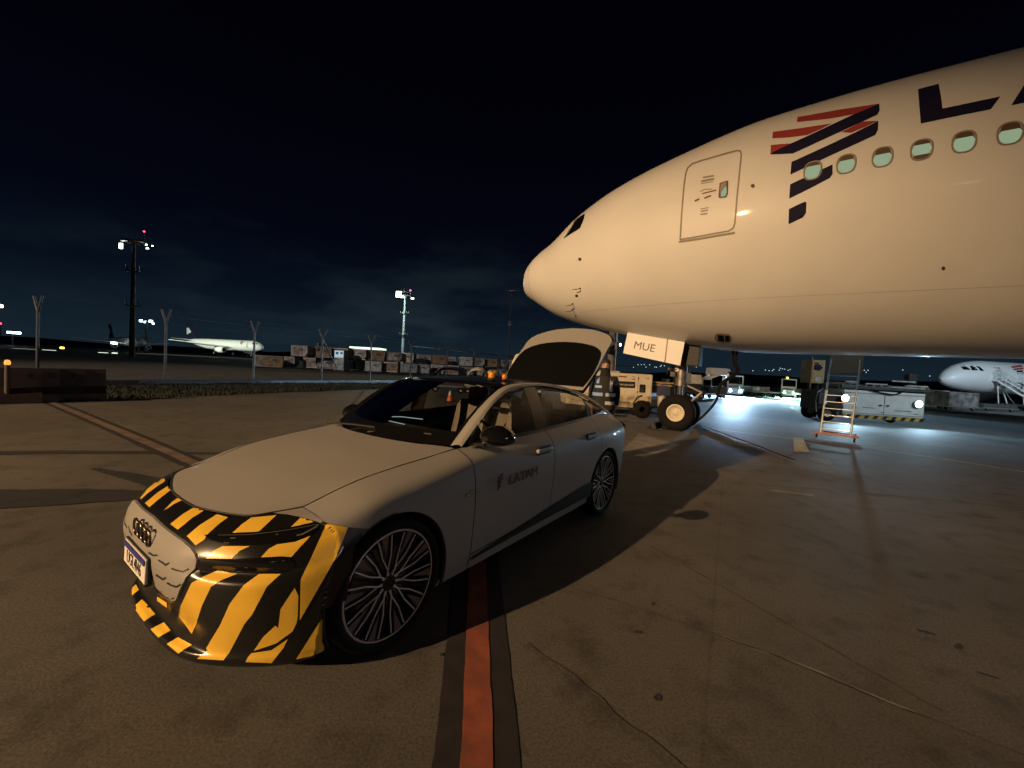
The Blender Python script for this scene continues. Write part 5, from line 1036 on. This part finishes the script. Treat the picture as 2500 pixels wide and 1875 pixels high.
for x in (-1.1, 1.2): mb = MB(); wheel_thing(mb, (x, -.6, .36), .36, .25); mb.build('wheel', t)
p = pt((1693, hor(1693)), 33); t = thing('box_cart', 'cream box cart standing behind the nose gear strut', 'cart', (p.x, p.y, 0)); mb = MB(); mb.box((0, .4, 1.55), (1.15, 1.2, .75), 'gpu', bev=.08); mb.build('box', t); mb = MB(); mb.box((0, .4, .95), (1.3, 1.1, .45), 'blackish', bev=.06); mb.box((.1, .4, .55), (1.8, 1.1, .30), 'blackish', bev=.06); mb.build('chassis', t)
for x in (-.5, .6): mb = MB(); wheel_thing(mb, (x, -.2, .26), .26, .2); mb.build('wheel', t)
# low equipment row along the far stand
for i, (px, D, w_, h_, mt) in enumerate(((1748, 36, 1.6, 1.0, 'greyd'), (1640, 26, .9, 1.0, 'blackish'), (1622, 24, .5, 1.5, 'tan'))):
    p = pt((px, hor(px)), D); lab = ['low grey wheeled pallet of gear beside the belt loader', 'dark low trolley behind the airliner nose wheel', 'tan trolley box at the end of the cream power cart'][i]
    t = thing('equipment_trolley', lab, 'trolley', (p.x, p.y, 0)); mb = MB(); mb.box((0, 0, h_*.62), (w_, .8, h_*.5), mt, bev=.05); mb.box((w_*.2, 0, h_*.92), (w_*.5, .6, h_*.16), mt, bev=.03); mb.build('load', t); mb = MB(); mb.box((0, 0, .3), (w_*1.1, .85, .08), 'steel'); mb.build('deck', t)
    for x in (-w_*.4, w_*.4): mb = MB(); wheel_thing(mb, (x, -.35, .16), .16, .1); mb.build('wheel', t)
# --- narrow-body jet generic builder
def small_jet(name_label, loc, rz, livery, windows=True, gear=True, wing=True, cat='jet airliner', stairs=False):
    t = thing('distant_airliner', name_label, cat, loc, rz)
    prof = [(0, .05, -.55), (.25, .52, -.5), (.7, .92, -.38), (1.4, 1.30, -.24), (2.2, 1.58, -.12), (3.2, 1.80, -.05), (4.6, 1.96, 0), (6, 1.98, 0), (12, 1.98, 0), (22, 1.98, 0), (26, 1.85, .12), (30, 1.35, .5), (33.5, .75, .85), (36, .30, 1.1)]
    mb = MB(); G = []
    for i in range(52):
        k = i/51*(len(prof)-1); a = crom([V3(p) for p in prof], k); r_ = max(.03, a.y)
        G.append([V3((a.x, r_*math.sin(th), 3.75+a.z+r_*math.cos(th))) for th in [2*math.pi*j/40 for j in range(40)]])
    mb.grid(G, 'white_plane', closed=True); fo = mb.build('fuselage', t, fixn=True)
    mb = MB(); mb.prism([(28.6, 5.2), (30.8, 5.4), (34.6, 11.6), (36.6, 11.6), (35.2, 4.9)], -.13, .13, livery); mb.build('tail_fin', t)
    mb = MB(); mb.prism([(33.8, 8.0), (35.0, 9.6), (36.1, 9.6), (35.9, 7.0)], -.145, .145, 'white'); mb.build('fin_emblem', t)
    for s_ in (-1, 1):
        mb = MB(); mb.add([V3((31.6, s_*.8, 4.9)), V3((34.6, s_*6.2, 5.2)), V3((35.9, s_*6.2, 5.2)), V3((35.2, s_*.6, 4.9)), V3((31.6, s_*.8, 5.05)), V3((34.6, s_*6.2, 5.27)), V3((35.9, s_*6.2, 5.27)), V3((35.2, s_*.6, 5.05))], [(0, 1, 2, 3), (7, 6, 5, 4), (0, 4, 5, 1), (1, 5, 6, 2), (2, 6, 7, 3)], 'white_plane'); mb.build('tailplane', t)
        if wing:
            mb = MB(); mb.add([V3((12.2, s_*1.6, 2.75)), V3((20.5, s_*16.9, 4.1)), V3((22, s_*16.9, 4.1)), V3((19, s_*1.6, 2.75)), V3((12.2, s_*1.6, 3.2)), V3((20.5, s_*16.9, 4.25)), V3((22, s_*16.9, 4.2)), V3((19, s_*1.6, 3.0))], [(0, 1, 2, 3), (7, 6, 5, 4), (0, 4, 5, 1), (1, 5, 6, 2), (2, 6, 7, 3)], 'white_plane'); mb.build('wing', t)
            mb = MB(); mb.lathe([(.75, 0), (1.0, .1), (1.15, .8), (1.1, 2.2), (.75, 3.4), (.5, 3.6)], (11.2, s_*5.75, 1.85), (1, 0, 0), 'white_plane', 28); mb.lathe([(.9, .12), (.3, .5), (0, .3)], (11.2, s_*5.75, 1.85), (1, 0, 0), 'blackish', 24); mb.build('engine', t)
    mb = MB(); mb.tube((5.07, 0, .4), (5.07, 0, 2.2), .09, 'steel'); wheel_thing(mb, (5.07, -.22, .38), .38, .2); wheel_thing(mb, (5.07, .22, .38), .38, .2); mb.build('nose_gear', t)
    for s_ in (-1, 1): mb = MB(); mb.tube((17.7, s_*3.8, .5), (17.7, s_*3.8, 3), .12, 'steel'); wheel_thing(mb, (17.7, s_*3.6, .57), .57, .3); wheel_thing(mb, (17.7, s_*4.1, .57), .57, .3); mb.build('main_gear', t)
    def q(s_, z, sg, off=.012):
        k = 0
        for i in range(len(prof)-1):
            if prof[i][0] <= s_ <= prof[i+1][0]: k = i+(s_-prof[i][0])/(prof[i+1][0]-prof[i][0])
        a = crom([V3(p) for p in prof], k); dz = z-3.75-a.z; r_ = a.y+off; y = math.sqrt(max(.0001, r_*r_-dz*dz)); return V3((s_, sg*y, z))
    for s_ in (-1, 1):
        for (a, b) in (((1.55, 1.95, 2.15), (4.45, 4.98)), ((2.22, 2.5, 2.82), (4.42, 5.02)), ((2.92, 3.10, 3.42), (4.40, 4.98))):
            mb = MB(); P = [(a[0]+.15, b[1]-.10), (a[2]-.1, b[1]), (a[2], b[0]), (a[0], b[0])] if a[0] < 2.8 else [(a[0], b[1]), (a[2]-.2, b[1]-.05), (a[2], b[0]+.02), (a[0]+.12, b[0])]
            G = [[q(P[0][0]*(1-u)*(1-v)+P[1][0]*u*(1-v)+P[2][0]*u*v+P[3][0]*(1-u)*v, P[0][1]*(1-u)*(1-v)+P[1][1]*u*(1-v)+P[2][1]*u*v+P[3][1]*(1-u)*v, s_) for u in (0, .33, .66, 1)] for v in (0, .33, .66, 1)]; mb.grid(G, 'black_gloss'); mb.build('cockpit_window', t, fixn=False)
        mb = MB(); G = [[q(x, z, s_) for x in (4.75, 5.0, 5.3, 5.55)] for z in (3.1, 3.5, 4.0, 4.5, 4.95)]; mb.grid(G, 'whited'); mb.build('door', t, fixn=False)
        mb = MB()
        for k in range(4): G = [[q(x, z-.28*k+(x-7.2)*.16, s_, .02) for x in (7.2+.3*(k > 1), 7.8, 8.4, 9.0-.3*k)] for z in (4.95, 5.05, 5.15)]; mb.grid(G, 'navy' if k > 1 else 'red')
        mb.build('ribbon_logo', t, fixn=False)
        for k in range(26 if windows else 0):
            mb = MB(); x = 10.2+.55*k; G = [[q(x+a*.11, 4.33+b*.16, s_, .02) for a in (-1, 1)] for b in (-1, 1)]; mb.grid(G, 'black_gloss'); mb.build('cabin_window', t, fixn=False)
    return t
pr = pt((2297, 926), 50.5); J2 = small_jet('white airliner with crimson ribbon logo and boarding stairs seen under the big airliner', (pr.x, pr.y, 0), R(4), 'navy', windows=False)
# boarding stairs at its door
bpy.context.view_layer.update()
for i, (off, lab) in enumerate(((4.9, 'white boarding stairs leading to the door of the smaller airliner'), (8.2, 'second boarding stairs frame further back along the smaller airliner'))):
    w0 = J2.matrix_world @ V3((off, -2.3, 0)); t = thing('boarding_stairs', lab, 'boarding stairs', w0, R(4))
    mb = MB(); a = V3((0, 0, 3.3)); b = V3((1.5, -3.2, .5))
    for dx in (-.55, .55):
        mb.tube(a+V3((dx, 0, 0)), b+V3((dx, 0, 0)), .12, 'white'); mb.tube(a+V3((dx, 0, 1.0)), b+V3((dx, 0, 1.0)), .04, 'white')
        for k in range(4): u = a.lerp(b, k/3)+V3((dx, 0, 0)); mb.tube(u, u+V3((0, 0, 1)), .03, 'white')
    for k in range(13): u = a.lerp(b, k/12); mb.box(u, (1.1, .26, .04), 'steel')
    mb.build('stair_flight', t); mb = MB(); mb.box((0, .3, 3.3), (1.3, .8, .12), 'white'); mb.box((-.6, .3, 3.85), (.06, .8, 1.0), 'white'); mb.box((.6, .3, 3.85), (.06, .8, 1.0), 'white'); mb.build('platform', t)
    mb = MB(); mb.box((.6, -1.6, .55), (1.6, 3.6, .25), 'greyd', bev=.04); mb.tube((0, 0, .5), (-.1, .2, 3.2), .06, 'white'); mb.tube((0, -1.6, .5), (0, .2, 3.0), .05, 'steel'); mb.tube((1.2, 0, .5), (.2, .2, 3.1), .06, 'white'); mb.build('undercarriage', t)
    for x, y in ((0, -3), (1.2, -3), (0, -.2), (1.2, -.2)): mb = MB(); wheel_thing(mb, (x, y, .28), .28, .2, (1, 0, 0)); mb.build('wheel', t)
# container stack and dollies in front of that airliner
for i, (px, D, w_, h_, mt, lab) in enumerate(((2288, 40, 1.0, 1.75, 'containerwhite', 'pale tall cage trolley behind the right end of the loader'), (2335, 39, 3.0, 1.7, 'containergrey', 'grey covered cargo dolly under the nose of the smaller airliner'), (2425, 41, 3.6, .7, 'greyd', 'low empty cargo dolly beside the boarding stairs'))):
    p = pt((px, hor(px)), D); t = thing('cargo_dolly', lab, 'cargo dolly', (p.x, p.y, 0), R(3)); mb = MB(); mb.box((0, 0, .35+(h_-.35)/2), (w_, 1.4, h_-.35), mt, bev=.06); mb.build('load', t); mb = MB(); mb.box((0, 0, .3), (w_*1.05, 1.5, .10), 'steel'); mb.tube((-w_*.5, 0, .3), (-w_*.5-.9, 0, .25), .03, 'steel'); mb.build('deck', t)
    for x in (-w_*.35, w_*.35): mb = MB(); wheel_thing(mb, (x, -.6, .2), .2, .14); mb.build('wheel', t)
# left far airliner
pr = pt((642, hor(642)), 150); J1 = small_jet('brightly lit white airliner with dark tail fin beyond the containers on the left', (pr.x, pr.y, .9), R(180-14), 'navy', windows=False)
lamp('airliner_fill_spot', 'SPOT', (pr.x-30, pr.y-45, 12), 130000, (.90, 1, .80), aim=(pr.x-14, pr.y, 8), spot_size=R(60), spot_blend=.6, shadow_soft_size=1)  # unseen spot added to make this airliner bright
pr = pt((352, hor(352)), 175); J3 = small_jet('dim airliner further left whose pale wing catches the light', (pr.x, pr.y, .4), R(180-28), 'navy', windows=False)
# ================================================================ FLOODLIGHT TOWERS AND POLES
def tower(px, ytop, D, label, heads, red, rad=.45, platforms=2, lean=0, mat_='galv'):
    b = pt((px, hor(px)), D); top = pt((px, ytop), D).z; t = thing('floodlight_tower', label, 'floodlight tower', (b.x, b.y, 0)); s_ = D/100
    mb = MB(); mb.tube((0, 0, 0), (0, 0, top), rad, mat_, rad*.55, n=16); mb.build('mast', t)
    for k in range(platforms):
        z = top*(.45+.3*k) if platforms > 1 else top*.6; mb = MB(); mb.lathe([(rad, -.1), (rad*2.6, -.1), (rad*2.6, .0), (rad, 0)], (0, 0, z), (0, 0, 1), 'steel', 20); mb.lathe([(rad*2.6, 0), (rad*2.6, .9)], (0, 0, z), (0, 0, 1), 'steel', 20) if False else None
        for a in range(8): mb.tube((rad*2.5*math.cos(a*.785), rad*2.5*math.sin(a*.785), z), (rad*2.5*math.cos(a*.785), rad*2.5*math.sin(a*.785), z+1), .04, 'steel', n=5)
        mb.build('platform', t)
    mb = MB(); mb.lathe([(.2, -.15), (rad*4.2, -.15), (rad*4.2, .05), (.2, .05)], (0, 0, top), (0, 0, 1), 'steel', 20); mb.box((0, 0, top+.3), (rad*9, .2, .15), 'steel'); mb.build('crown', t)
    for (dx, dz, w_, h_, m_) in heads:
        mb = MB(); mb.box((dx*s_, .1, top+dz*s_), (w_*s_, .35, h_*s_), 'greyd', bev=.03); o = mb.build('floodlight', t); mb = MB(); mb.box((dx*s_, -.10, top+dz*s_), (w_*s_*.9, .05, h_*s_*.9), m_); mb.build('lens', o)
    if red: mb = MB(); mb.lathe([(0, 0), (.16*s_, .05), (.20*s_, .25*s_), (0, .45*s_)], (red[0]*s_, 0, top+red[1]*s_), (0, 0, 1), 'beaconr', 12); mb.tube((red[0]*s_, 0, top), (red[0]*s_, 0, top+red[1]*s_), .05, 'steel'); mb.build('obstruction_lamp', t)
    return b, top
b, tp_ = tower(322, 590, 70, 'tall dark floodlight tower with red lamp at the left', [(-3.0, -1.2, .9, 1.4, 'flood'), (3.1, -.6, .35, .35, 'flood'), (3.4, -1.4, .6, .3, 'flood'), (4.6, -.8, .4, .22, 'flood')], (2.4, 2.4), .42)
b, tp_ = tower(357, 785, 230, 'small far floodlight tower with cluster of bright lamps left of the white airliner', [(-1.4, .1, .9, .55, 'floodc'), (-.3, -.1, .8, .5, 'floodc'), (1.0, .1, 1.0, .6, 'floodc'), (1.6, -.4, .5, .4, 'floodc')], None, .9, 2, mat_='containerblue')
b, tp_ = tower(982, 722, 190, 'pale floodlight tower with bright lamp and red lamp above the containers', [(-1.6, .3, 1.3, 1.5, 'flood'), (-.7, -.2, .7, .6, 'flood'), (1.8, -.5, .7, .3, 'flood')], (1.2, 1.2), .75, 3, mat_='containerblue')
lamp('tower_lamp', 'POINT', (b.x-3, b.y-16, tp_-3), 30000, (.80, 1, .80), shadow_soft_size=.8)
b, tp_ = tower(1240, 712, 95, 'thin unlit lamp mast left of the airliner nose', [(-1.4, .2, .7, .35, 'greyd'), (1.4, .2, .7, .35, 'greyd')], None, .17, 1)
b = pt((1489, hor(1489)), 30); t = thing('concrete_column', 'thick concrete pole behind the person beside the raised tailgate', 'pole', (b.x, b.y, 0)); mb = MB(); mb.tube((0, 0, 0), (0, 0, 9.5), .26, 'concrete', .2, n=20); mb.build('shaft', t); mb = MB(); mb.tube((.34, -.05, 0), (.34, -.05, 6), .05, 'steel'); mb.build('conduit', t)
mb = MB(); mb.tube((.2, -.1, 3.9), (.45, -.3, 3.95), .04, 'steel'); mb.box((.45, -.35, 3.78), (.28, .2, .3), 'black_matt', bev=.04); o = mb.build('floodlight', t); mb = MB(); mb.box((.50, -.46, 3.74), (.10, .03, .16), 'flood'); mb.build('lens', o)
# masts whose heads show at the left edge of the frame
for px, y, D, m_, lab in ((-12, 747, 120, 'flood', 'floodlight mast at the left edge whose white lamp glares into view'), (30, 812, 160, 'floodc', 'farther floodlight mast with a row of cool white lamps at the left edge'), (2, 790, 200, 'beaconr', 'distant mast carrying a red lamp at the left edge')):
    b = pt((px, hor(px)), D); top = pt((px, y), D).z; t = thing('lamp_or_added_glint_mast', lab, 'lamp mast', (b.x, b.y, 0)); mb = MB(); mb.tube((0, 0, 0), (0, 0, top), .25, 'greyd', .15); mb.build('shaft', t)
    mb = MB(); mb.box((1.0 if m_ != 'beaconr' else 0, -.3, top), (5.2 if m_ == 'floodc' else 3.0 if m_ == 'flood' else .9, .2, .75), m_, bev=.3); mb.build('lamp_head', t)
# ================================================================ FENCE
ft = thing('perimeter_fence', 'chain link perimeter fence with Y topped posts and barbed wire behind the grass verge', 'fence', (0, 0, 0))
posts = [(92, 16.2), (250, 17.6), (404, 18.9), (620, 22.8), (786, 26.1), (905, 29.4), (1003, 33.5), (1092, 37), (1156, 41), (1218, 46), (1300, 52), (1420, 58), (1548, 66)]
PW = []
for px, D in posts: b = pt((px, hor(px)), D); PW.append(V3((b.x, b.y, 0)))
for i, b in enumerate(PW):
    d_ = (PW[min(i+1, len(PW)-1)]-PW[max(i-1, 0)]).normalized(); n_ = V3((.93, -.36, 0)); mb = MB(); H_ = 2.82
    if i in (1,): continue
    mb.tube(b, b+V3((0, 0, H_)), .055, 'galv', n=10)
    for s_ in (-1, 1): mb.tube(b+V3((0, 0, H_-.03)), b+n_*s_*.34+V3((0, 0, H_+.62)), .045, 'galv', n=8)
    if i == 4: mb.tube(b+V3((0, 0, H_)), b+d_*1.1+V3((0, 0, 1.0)), .05, 'galv'); mb.box(b+V3((-.25, 0, 2.3)), (.20, .2, .5), 'black_matt', bev=.03)
    mb.build('post', ft)
mb = MB()
for k in range(len(PW)-1):
    for s_, z in ((-.34, 3.42), (.34, 3.42), (-.2, 3.15), (.2, 3.15), (0, 2.8), (0, 1.5), (0, .08)):
        d_ = (PW[k+1]-PW[k]).normalized(); n_ = V3((d_.y, -d_.x, 0)); mb.tube(PW[k]+n_*s_+V3((0, 0, z)), PW[k+1]+n_*s_+V3((0, 0, z)), .003, 'greyd', n=4, cap=False)
mb.build('wire_mesh', ft)
mb = MB()
for k in range(6, len(PW)-1): mb.tube(PW[k]+V3((0, .3, 3.0)), PW[k+1]+V3((0, .3, 3.0)), .05, 'steel', n=8)
mb.build('top_rail', ft)
# ================================================================ CONTAINER ROW
rnd = random.Random(11); kinds = {}
def container(mt, kind):
    t = thing('cargo_container', '', 'cargo container', (0, 0, 0)); w_ = 2.3; h_ = 1.55
    mb = MB(); pr_ = [(-w_/2, .12), (w_/2-.0, .12), (w_/2, h_), (-w_/2, h_)] if kind != 'cut' else [(-w_/2, .12), (w_/2-.45, .12), (w_/2, .55), (w_/2, h_), (-w_/2, h_)]
    mb.prism(pr_, -.75, .75, mt)
    for k in range(5): x = -w_/2+.2+k*.45; mb.box((x, -.77, .85), (.035, .03, 1.3), 'greyd' if kind == 'frame' else mt)
    for z in (.14, h_-.03): mb.box((0, -.77, z), (w_*.98, .04, .07), 'steel')
    mb.build('shell', t)
    mb = MB(); mb.box((-.15, -.79, .85), (1.3, .02, 1.05), {'containergrey': 'containerwhite', 'containertan': 'containertan', 'containerblue': 'containerwhite', 'containerwhite': 'containergrey'}[mt], bev=.004); mb.box((.2, -.80, 1.0), (.5, .02, .25), 'greyd' if kind != 'tanx' else mt); mb.build('door_panel', t); return t
protos = {(m_, k_): None for m_, k_ in (('containergrey', 'cut'), ('containertan', 'plain'), ('containerblue', 'frame'), ('containerwhite', 'cut'))}
LB = {'containergrey': 'grey cut-corner', 'containertan': 'tan square', 'containerblue': 'pale blue panelled', 'containerwhite': 'whitish cut-corner'}
def clab(key, i, lev): return LB[key[0]]+' cargo container, %s tier, %d%s from the left beyond the fence' % ('upper' if lev else 'lower', i+1, {1: 'st', 2: 'nd', 3: 'rd'}.get((i+1) % 10, 'th') if (i+1) not in (11, 12, 13) else 'th')
LA_, LB_ = V3((-33, 53, 0)), V3((2.0, 80, 0)); dd = (LB_-LA_); nC = int(dd.length/2.55); az = math.atan2(dd.y, dd.x)*.35
for i in range(nC):
    for lev in range(2):
        if (lev == 1 and rnd.random() < .20) or (lev == 0 and rnd.random() < .06): continue
        if i < 2 and lev == 1: continue
        key = rnd.choice(list(protos)); p = LA_+dd*(i/nC)+V3((rnd.uniform(-.35, .35), rnd.uniform(-2.2, 2.2)*(1-lev)+rnd.uniform(-.4, .4), lev*1.6))
        if protos[key] is None: t = container(*key); protos[key] = t; t.location = p; t.rotation_euler = (0, 0, az+rnd.uniform(-.3, .3)); t['label'] = clab(key, i, lev); t['group'] = 'stacked '+key[0].replace('container', '')+' cargo containers beyond the fence'
        else: copy_tree(protos[key], p, az+rnd.uniform(-.3, .3), clab(key, i, lev))
for i in range(0, nC, 1):
    key = rnd.choice(list(protos)); p = LA_+dd*((i+.45)/nC)+V3((0, 5+rnd.uniform(-1, 1), 0))
    for lev in range(2 if i > 2 else 1): copy_tree(protos[rnd.choice(list(protos))], p+V3((rnd.uniform(-.2, .2), 0, 1.6*lev)), az+rnd.uniform(-.15, .15), LB['containergrey'].split()[0]+' weathered cargo container, back row '+('top' if lev else 'bottom')+', %d%s from the left beyond the fence' % (i+1, {1: 'st', 2: 'nd', 3: 'rd'}.get((i+1) % 10, 'th') if (i+1) not in (11, 12, 13) else 'th'))
t = thing('glowing_canopy', 'brightly lit flat canopy roof above the container row', 'canopy', pt((898, hor(898)), 92).xy.to_3d()); mb = MB(); mb.box((0, 0, 4.35), (6.6, 5, .35), 'strip', bev=.1); mb.build('glowing_roof', t); mb = MB(); [mb.tube((x, 0, 0), (x, 0, 4.2), .12, 'steel') for x in (-3, 3)]; mb.build('post', t)  # roof slab glows by its own emission, brightness put into the material
t = thing('glowing_front_container', 'single container with a bright blue white front in the top row', 'cargo container', pt((827, hor(827)), 56).xy.to_3d()); mb = MB(); mb.box((0, .8, 2.3), (1.35, 1.5, 1.05), 'containerwhite', bev=.03); mb.box((0, .8, .9), (1.35, 1.5, 1.6), 'containerblue', bev=.03); mb.build('shell', t); mb = MB(); mb.box((0, .02, 2.3), (1.2, .03, .95), emit('lit panel glow', (.6, .85, 1), .55)); mb.box((-.25, .0, 2.42), (.35, .03, .3), 'greyd'); mb.box((.35, .0, 2.45), (.3, .03, .25), 'greyd'); mb.build('glowing_front', t)  # front panel is made emissive, its brightness put into the material
# covered dollies behind the car roof
for px, w_, mt, h_, lab in ((1100, 2.1, 'tarpblue', 1.52, 'cargo dolly under a dark blue cover behind the car roof'), (1168, 1.5, 'tarpwhite', 1.56, 'cargo dolly under a pale white cover behind the car roof'), (1204, 1.2, 'tarpgreen', 1.48, 'cargo dolly under a yellow green cover behind the amber beacons')):
    p = pt((px, hor(px)), 24.5); t = thing('covered_dolly', lab, 'covered dolly', (p.x, p.y, 0)); mb = MB(); G = []
    for i in range(9):
        a = -1+2*i/8; G.append([V3((a*w_/2+.04*noise.noise((i, j, px)), -.7+1.4*j/8, .55+(h_-.55)*(1-abs(a)**3.2)*(.9+.1*math.sin(j*1.1+px))+.05*noise.noise((i*.8, j*.8, px)))) for j in range(9)])
    mb.grid(G, mt); mb.box((0, 0, .56), (w_*.96, 1.4, .25), mt, bev=.04); mb.build('cover', t, fixn=False); mb = MB(); mb.box((0, 0, .38), (w_, 1.5, .1), 'steel'); mb.build('deck', t)
    for x in (-w_*.35, w_*.35): mb = MB(); wheel_thing(mb, (x, -.6, .18), .18, .12); mb.build('wheel', t)
p = pt((1256, hor(1256)), 15); t = thing('guard_frame', 'white bent tube guard frame left of the raised tailgate', 'guard frame', (p.x, p.y, 0), R(10)); mb = MB(); mb.path([(-.25, 0, 0), (-.2, 0, 1.1), (-.05, 0, 1.85), (.06, 0, 2.1), (.25, 0, 2.15), (.9, 0, 2.1), (1.0, 0, 1.9), (1.0, 0, 0)], .05, 'gpu'); mb.build('tube', t); mb = MB(); mb.path([(-.2, .06, 1.0), (.0, .06, 1.8), (.2, .06, 1.95), (.8, .06, 1.9)], .025, 'whited'); mb.build('inner_tube', t)
# traffic cone seen through the car glass
p = gp((1098, 981)); t = thing('traffic_cone', 'orange traffic cone with pale tip seen through the windscreen', 'traffic cone', (p.x, p.y, 0)); mb = MB(); mb.box((0, 0, .02), (.36, .36, .04), 'black_matt', bev=.01); mb.build('base', t); mb = MB(); mb.lathe([(.14, .04), (.08, .30)], (0, 0, 0), (0, 0, 1), mat('cone orange', (.75, .16, .05), .5), 24); mb.lathe([(.08, .30), (.045, .44), (.03, .5), (0, .5)], (0, 0, 0), (0, 0, 1), 'white', 24); mb.build('cone', t)
# plastic barriers and posts at the far left
for i, (px, y, w_) in enumerate(((30, 984, 1.0), (95, 981, .75), (150, 979, .9), (210, 977, .8))):
    p = gp((px, y)); t = thing('plastic_barrier', ['dark red plastic barrier at the left edge beside the reflector post', 'dark red plastic barrier with a pale scuffed side', 'dark red plastic barrier between the scuffed one and the grass', 'last dark barrier of the row where the grass begins'][i], 'barrier', (p.x, p.y, 0), R(52)); mb = MB()
    mb.prism([(-.28, 0), (.28, 0), (.26, .22), (.12, .42), (.09, .92), (-.09, .92), (-.12, .42), (-.26, .22)], -w_/2, w_/2, 'redplastic' if i != 2 else 'blackish', (V3((0, 0, 0)), V3((0, 1, 0)), V3((0, 0, 1)), V3((1, 0, 0)))); mb.build('body', t)
    mb = MB(); mb.box((w_*.3, -.13, .72), (.10, .06, .12), 'black_matt', bev=.01); mb.build('connector', t)
p = gp((17, 986)); t = thing('reflector_post', 'slim post with small orange lamp at the left edge', 'post', (p.x, p.y, 0)); mb = MB(); mb.tube((0, 0, 0), (0, 0, 1.0), .05, 'galv'); mb.build('shaft', t); mb = MB(); mb.lathe([(0, 1.0), (.05, 1.0), (.06, 1.06), (.04, 1.12), (0, 1.13)], (0, 0, 0), (0, 0, 1), 'orangeglow', 14); mb.build('lamp', t)
# lit strips, distant stands on the left
for i, (px, y, wpx, D) in enumerate(((62, 854, 68, 95), (120, 856, 32, 95), (76, 869, 38, 75), (158, 872, 38, 75), (230, 875, 34, 75), (252, 862, 22, 100), (280, 863, 12, 100), (288, 877, 10, 75))):
    p = pt((px, y), D); t = thing('loading_dock_light', ['long upper strip light at far left with a brighter glow', 'upper strip light just right of the long one', 'lower strip light under the long upper one', 'lower strip light, second of the bottom row', 'lower strip light, third of the bottom row', 'short upper strip light near the tall tower base', 'tiny upper strip light touching the tall tower base', 'tiny lower strip light at the tall tower base'][i], 'strip light', (p.x, p.y, 0), 0, 'strip lights over the far left stands'); mb = MB(); mb.box((0, 0, p.z), (wpx*D/1000, .3, .42 if i % 2 == 0 else .3), 'strip', bev=.05); mb.build('tube', t, fixn=True); mb = MB(); z0 = min(p.z, 0)-.1; mb.box((0, .2, (p.z+z0)/2), (.12, .12, max(.2, abs(p.z-z0))), 'greyd'); mb.build('post', t)
for px, y, D, m_, lab in ((153, 850, 140, 'yellowglow', 'small yellow lamp glowing on the far left stands'), (276, 837, 170, 'floodc', 'small white lamp beside the tower base at far left'), (283, 838, 175, 'flood', 'tiny white lamp nearest the tall tower base')):
    p = pt((px, y), D); t = thing('stand_light', lab, 'lamp', (p.x, p.y, 0)); mb = MB(); mb.tube((0, 0, 0), (0, 0, max(.5, p.z)), .1, 'greyd'); mb.build('shaft', t); mb = MB(); mb.box((0, -.2, p.z), (1.3, .2, .8), m_, bev=.2); mb.build('lamp_head', t)
# ================================================================ HILLS WITH TOWN LIGHTS
mb = MB(); G = []
for j, (D, hh) in enumerate(((700, 0), (850, .55), (1000, 1), (1300, 1.1))):
    row = []
    for i in range(80):
        a = R(-62+i*1.6); X = D*math.tan(a) if abs(math.degrees(a)) < 75 else 0
        row.append(V3((X, D, -2+hh*(12+13*noise.noise((X/260, .4, 0))+5*noise.noise((X/70, 2, 0))+max(0, X)/90))))
    G.append(row)
mb.grid(G, mat('dark wooded hill', (.012, .014, .014), .95)); struct(mb.build('hills', fixn=False))
rnd = random.Random(5); tl0 = None
spots = [(1868+i*8+rnd.uniform(-3, 3), 902+rnd.uniform(-4, 3)+i*.3) for i in range(9)]+[(1548+i*8+rnd.uniform(-3, 3), 893+rnd.uniform(-4, 4)) for i in range(9)]+[(2099, 907), (2110, 904), (2119, 904), (2115, 909), (2204, 903), (1615, 892), (1622, 893), (1700, 896), (2270, 918), (2235, 917), (1905, 899), (1838, 905)]
for x, y in spots:
    p = pt((x, y), 880)
    if tl0 is None:
        tl0 = thing('town_light', 'tiny white street light glinting on the dark hills beyond the apron', 'street light', p, 0, 'town lights on the distant hills'); mb = MB(); mb.lathe([(0, -.75), (.5, -.6), (.68, 0), (.5, .6), (0, .75)], (0, 0, 0), (0, 0, 1), 'town', 8); mb.build('lamp_globe', tl0)
    else: copy_tree(tl0, p)
# haze glow is left to real light only

# ================================================================ UNSEEN MASTS ADDED BEHIND THE CAMERA (put in for glints in the paint)
for i, (x, y, z, m_, lab) in enumerate(((-28, -78, 21, 'flood', 'tall apron lamp mast behind the camera to the left'), (22, -92, 23, 'orangeglow', 'apron lamp mast behind the camera with amber head'), (70, -52, 18, 'floodc', 'apron lamp mast with cool white head behind the camera to the right'), (-85, -20, 17, 'orangeglow', 'amber lamp mast far to the left behind the camera'), (4, -60, 12, 'flood', 'short lamp mast straight behind the camera'))):  # all of these are unseen masts added for glints
    t = thing('lamp_or_added_glint_mast', lab, 'lamp mast', (x, y, 0), math.atan2(-x, y)); mb = MB(); mb.tube((0, 0, 0), (0, 0, z), .28, 'greyd', .16); mb.build('shaft', t); mb = MB(); mb.box((0, 0, z), (2.2, .5, .7), m_ if m_ != 'orangeglow' else emit('amber glint source', (1, .62, .25), 30), bev=.1); mb.build('lamp_head', t)
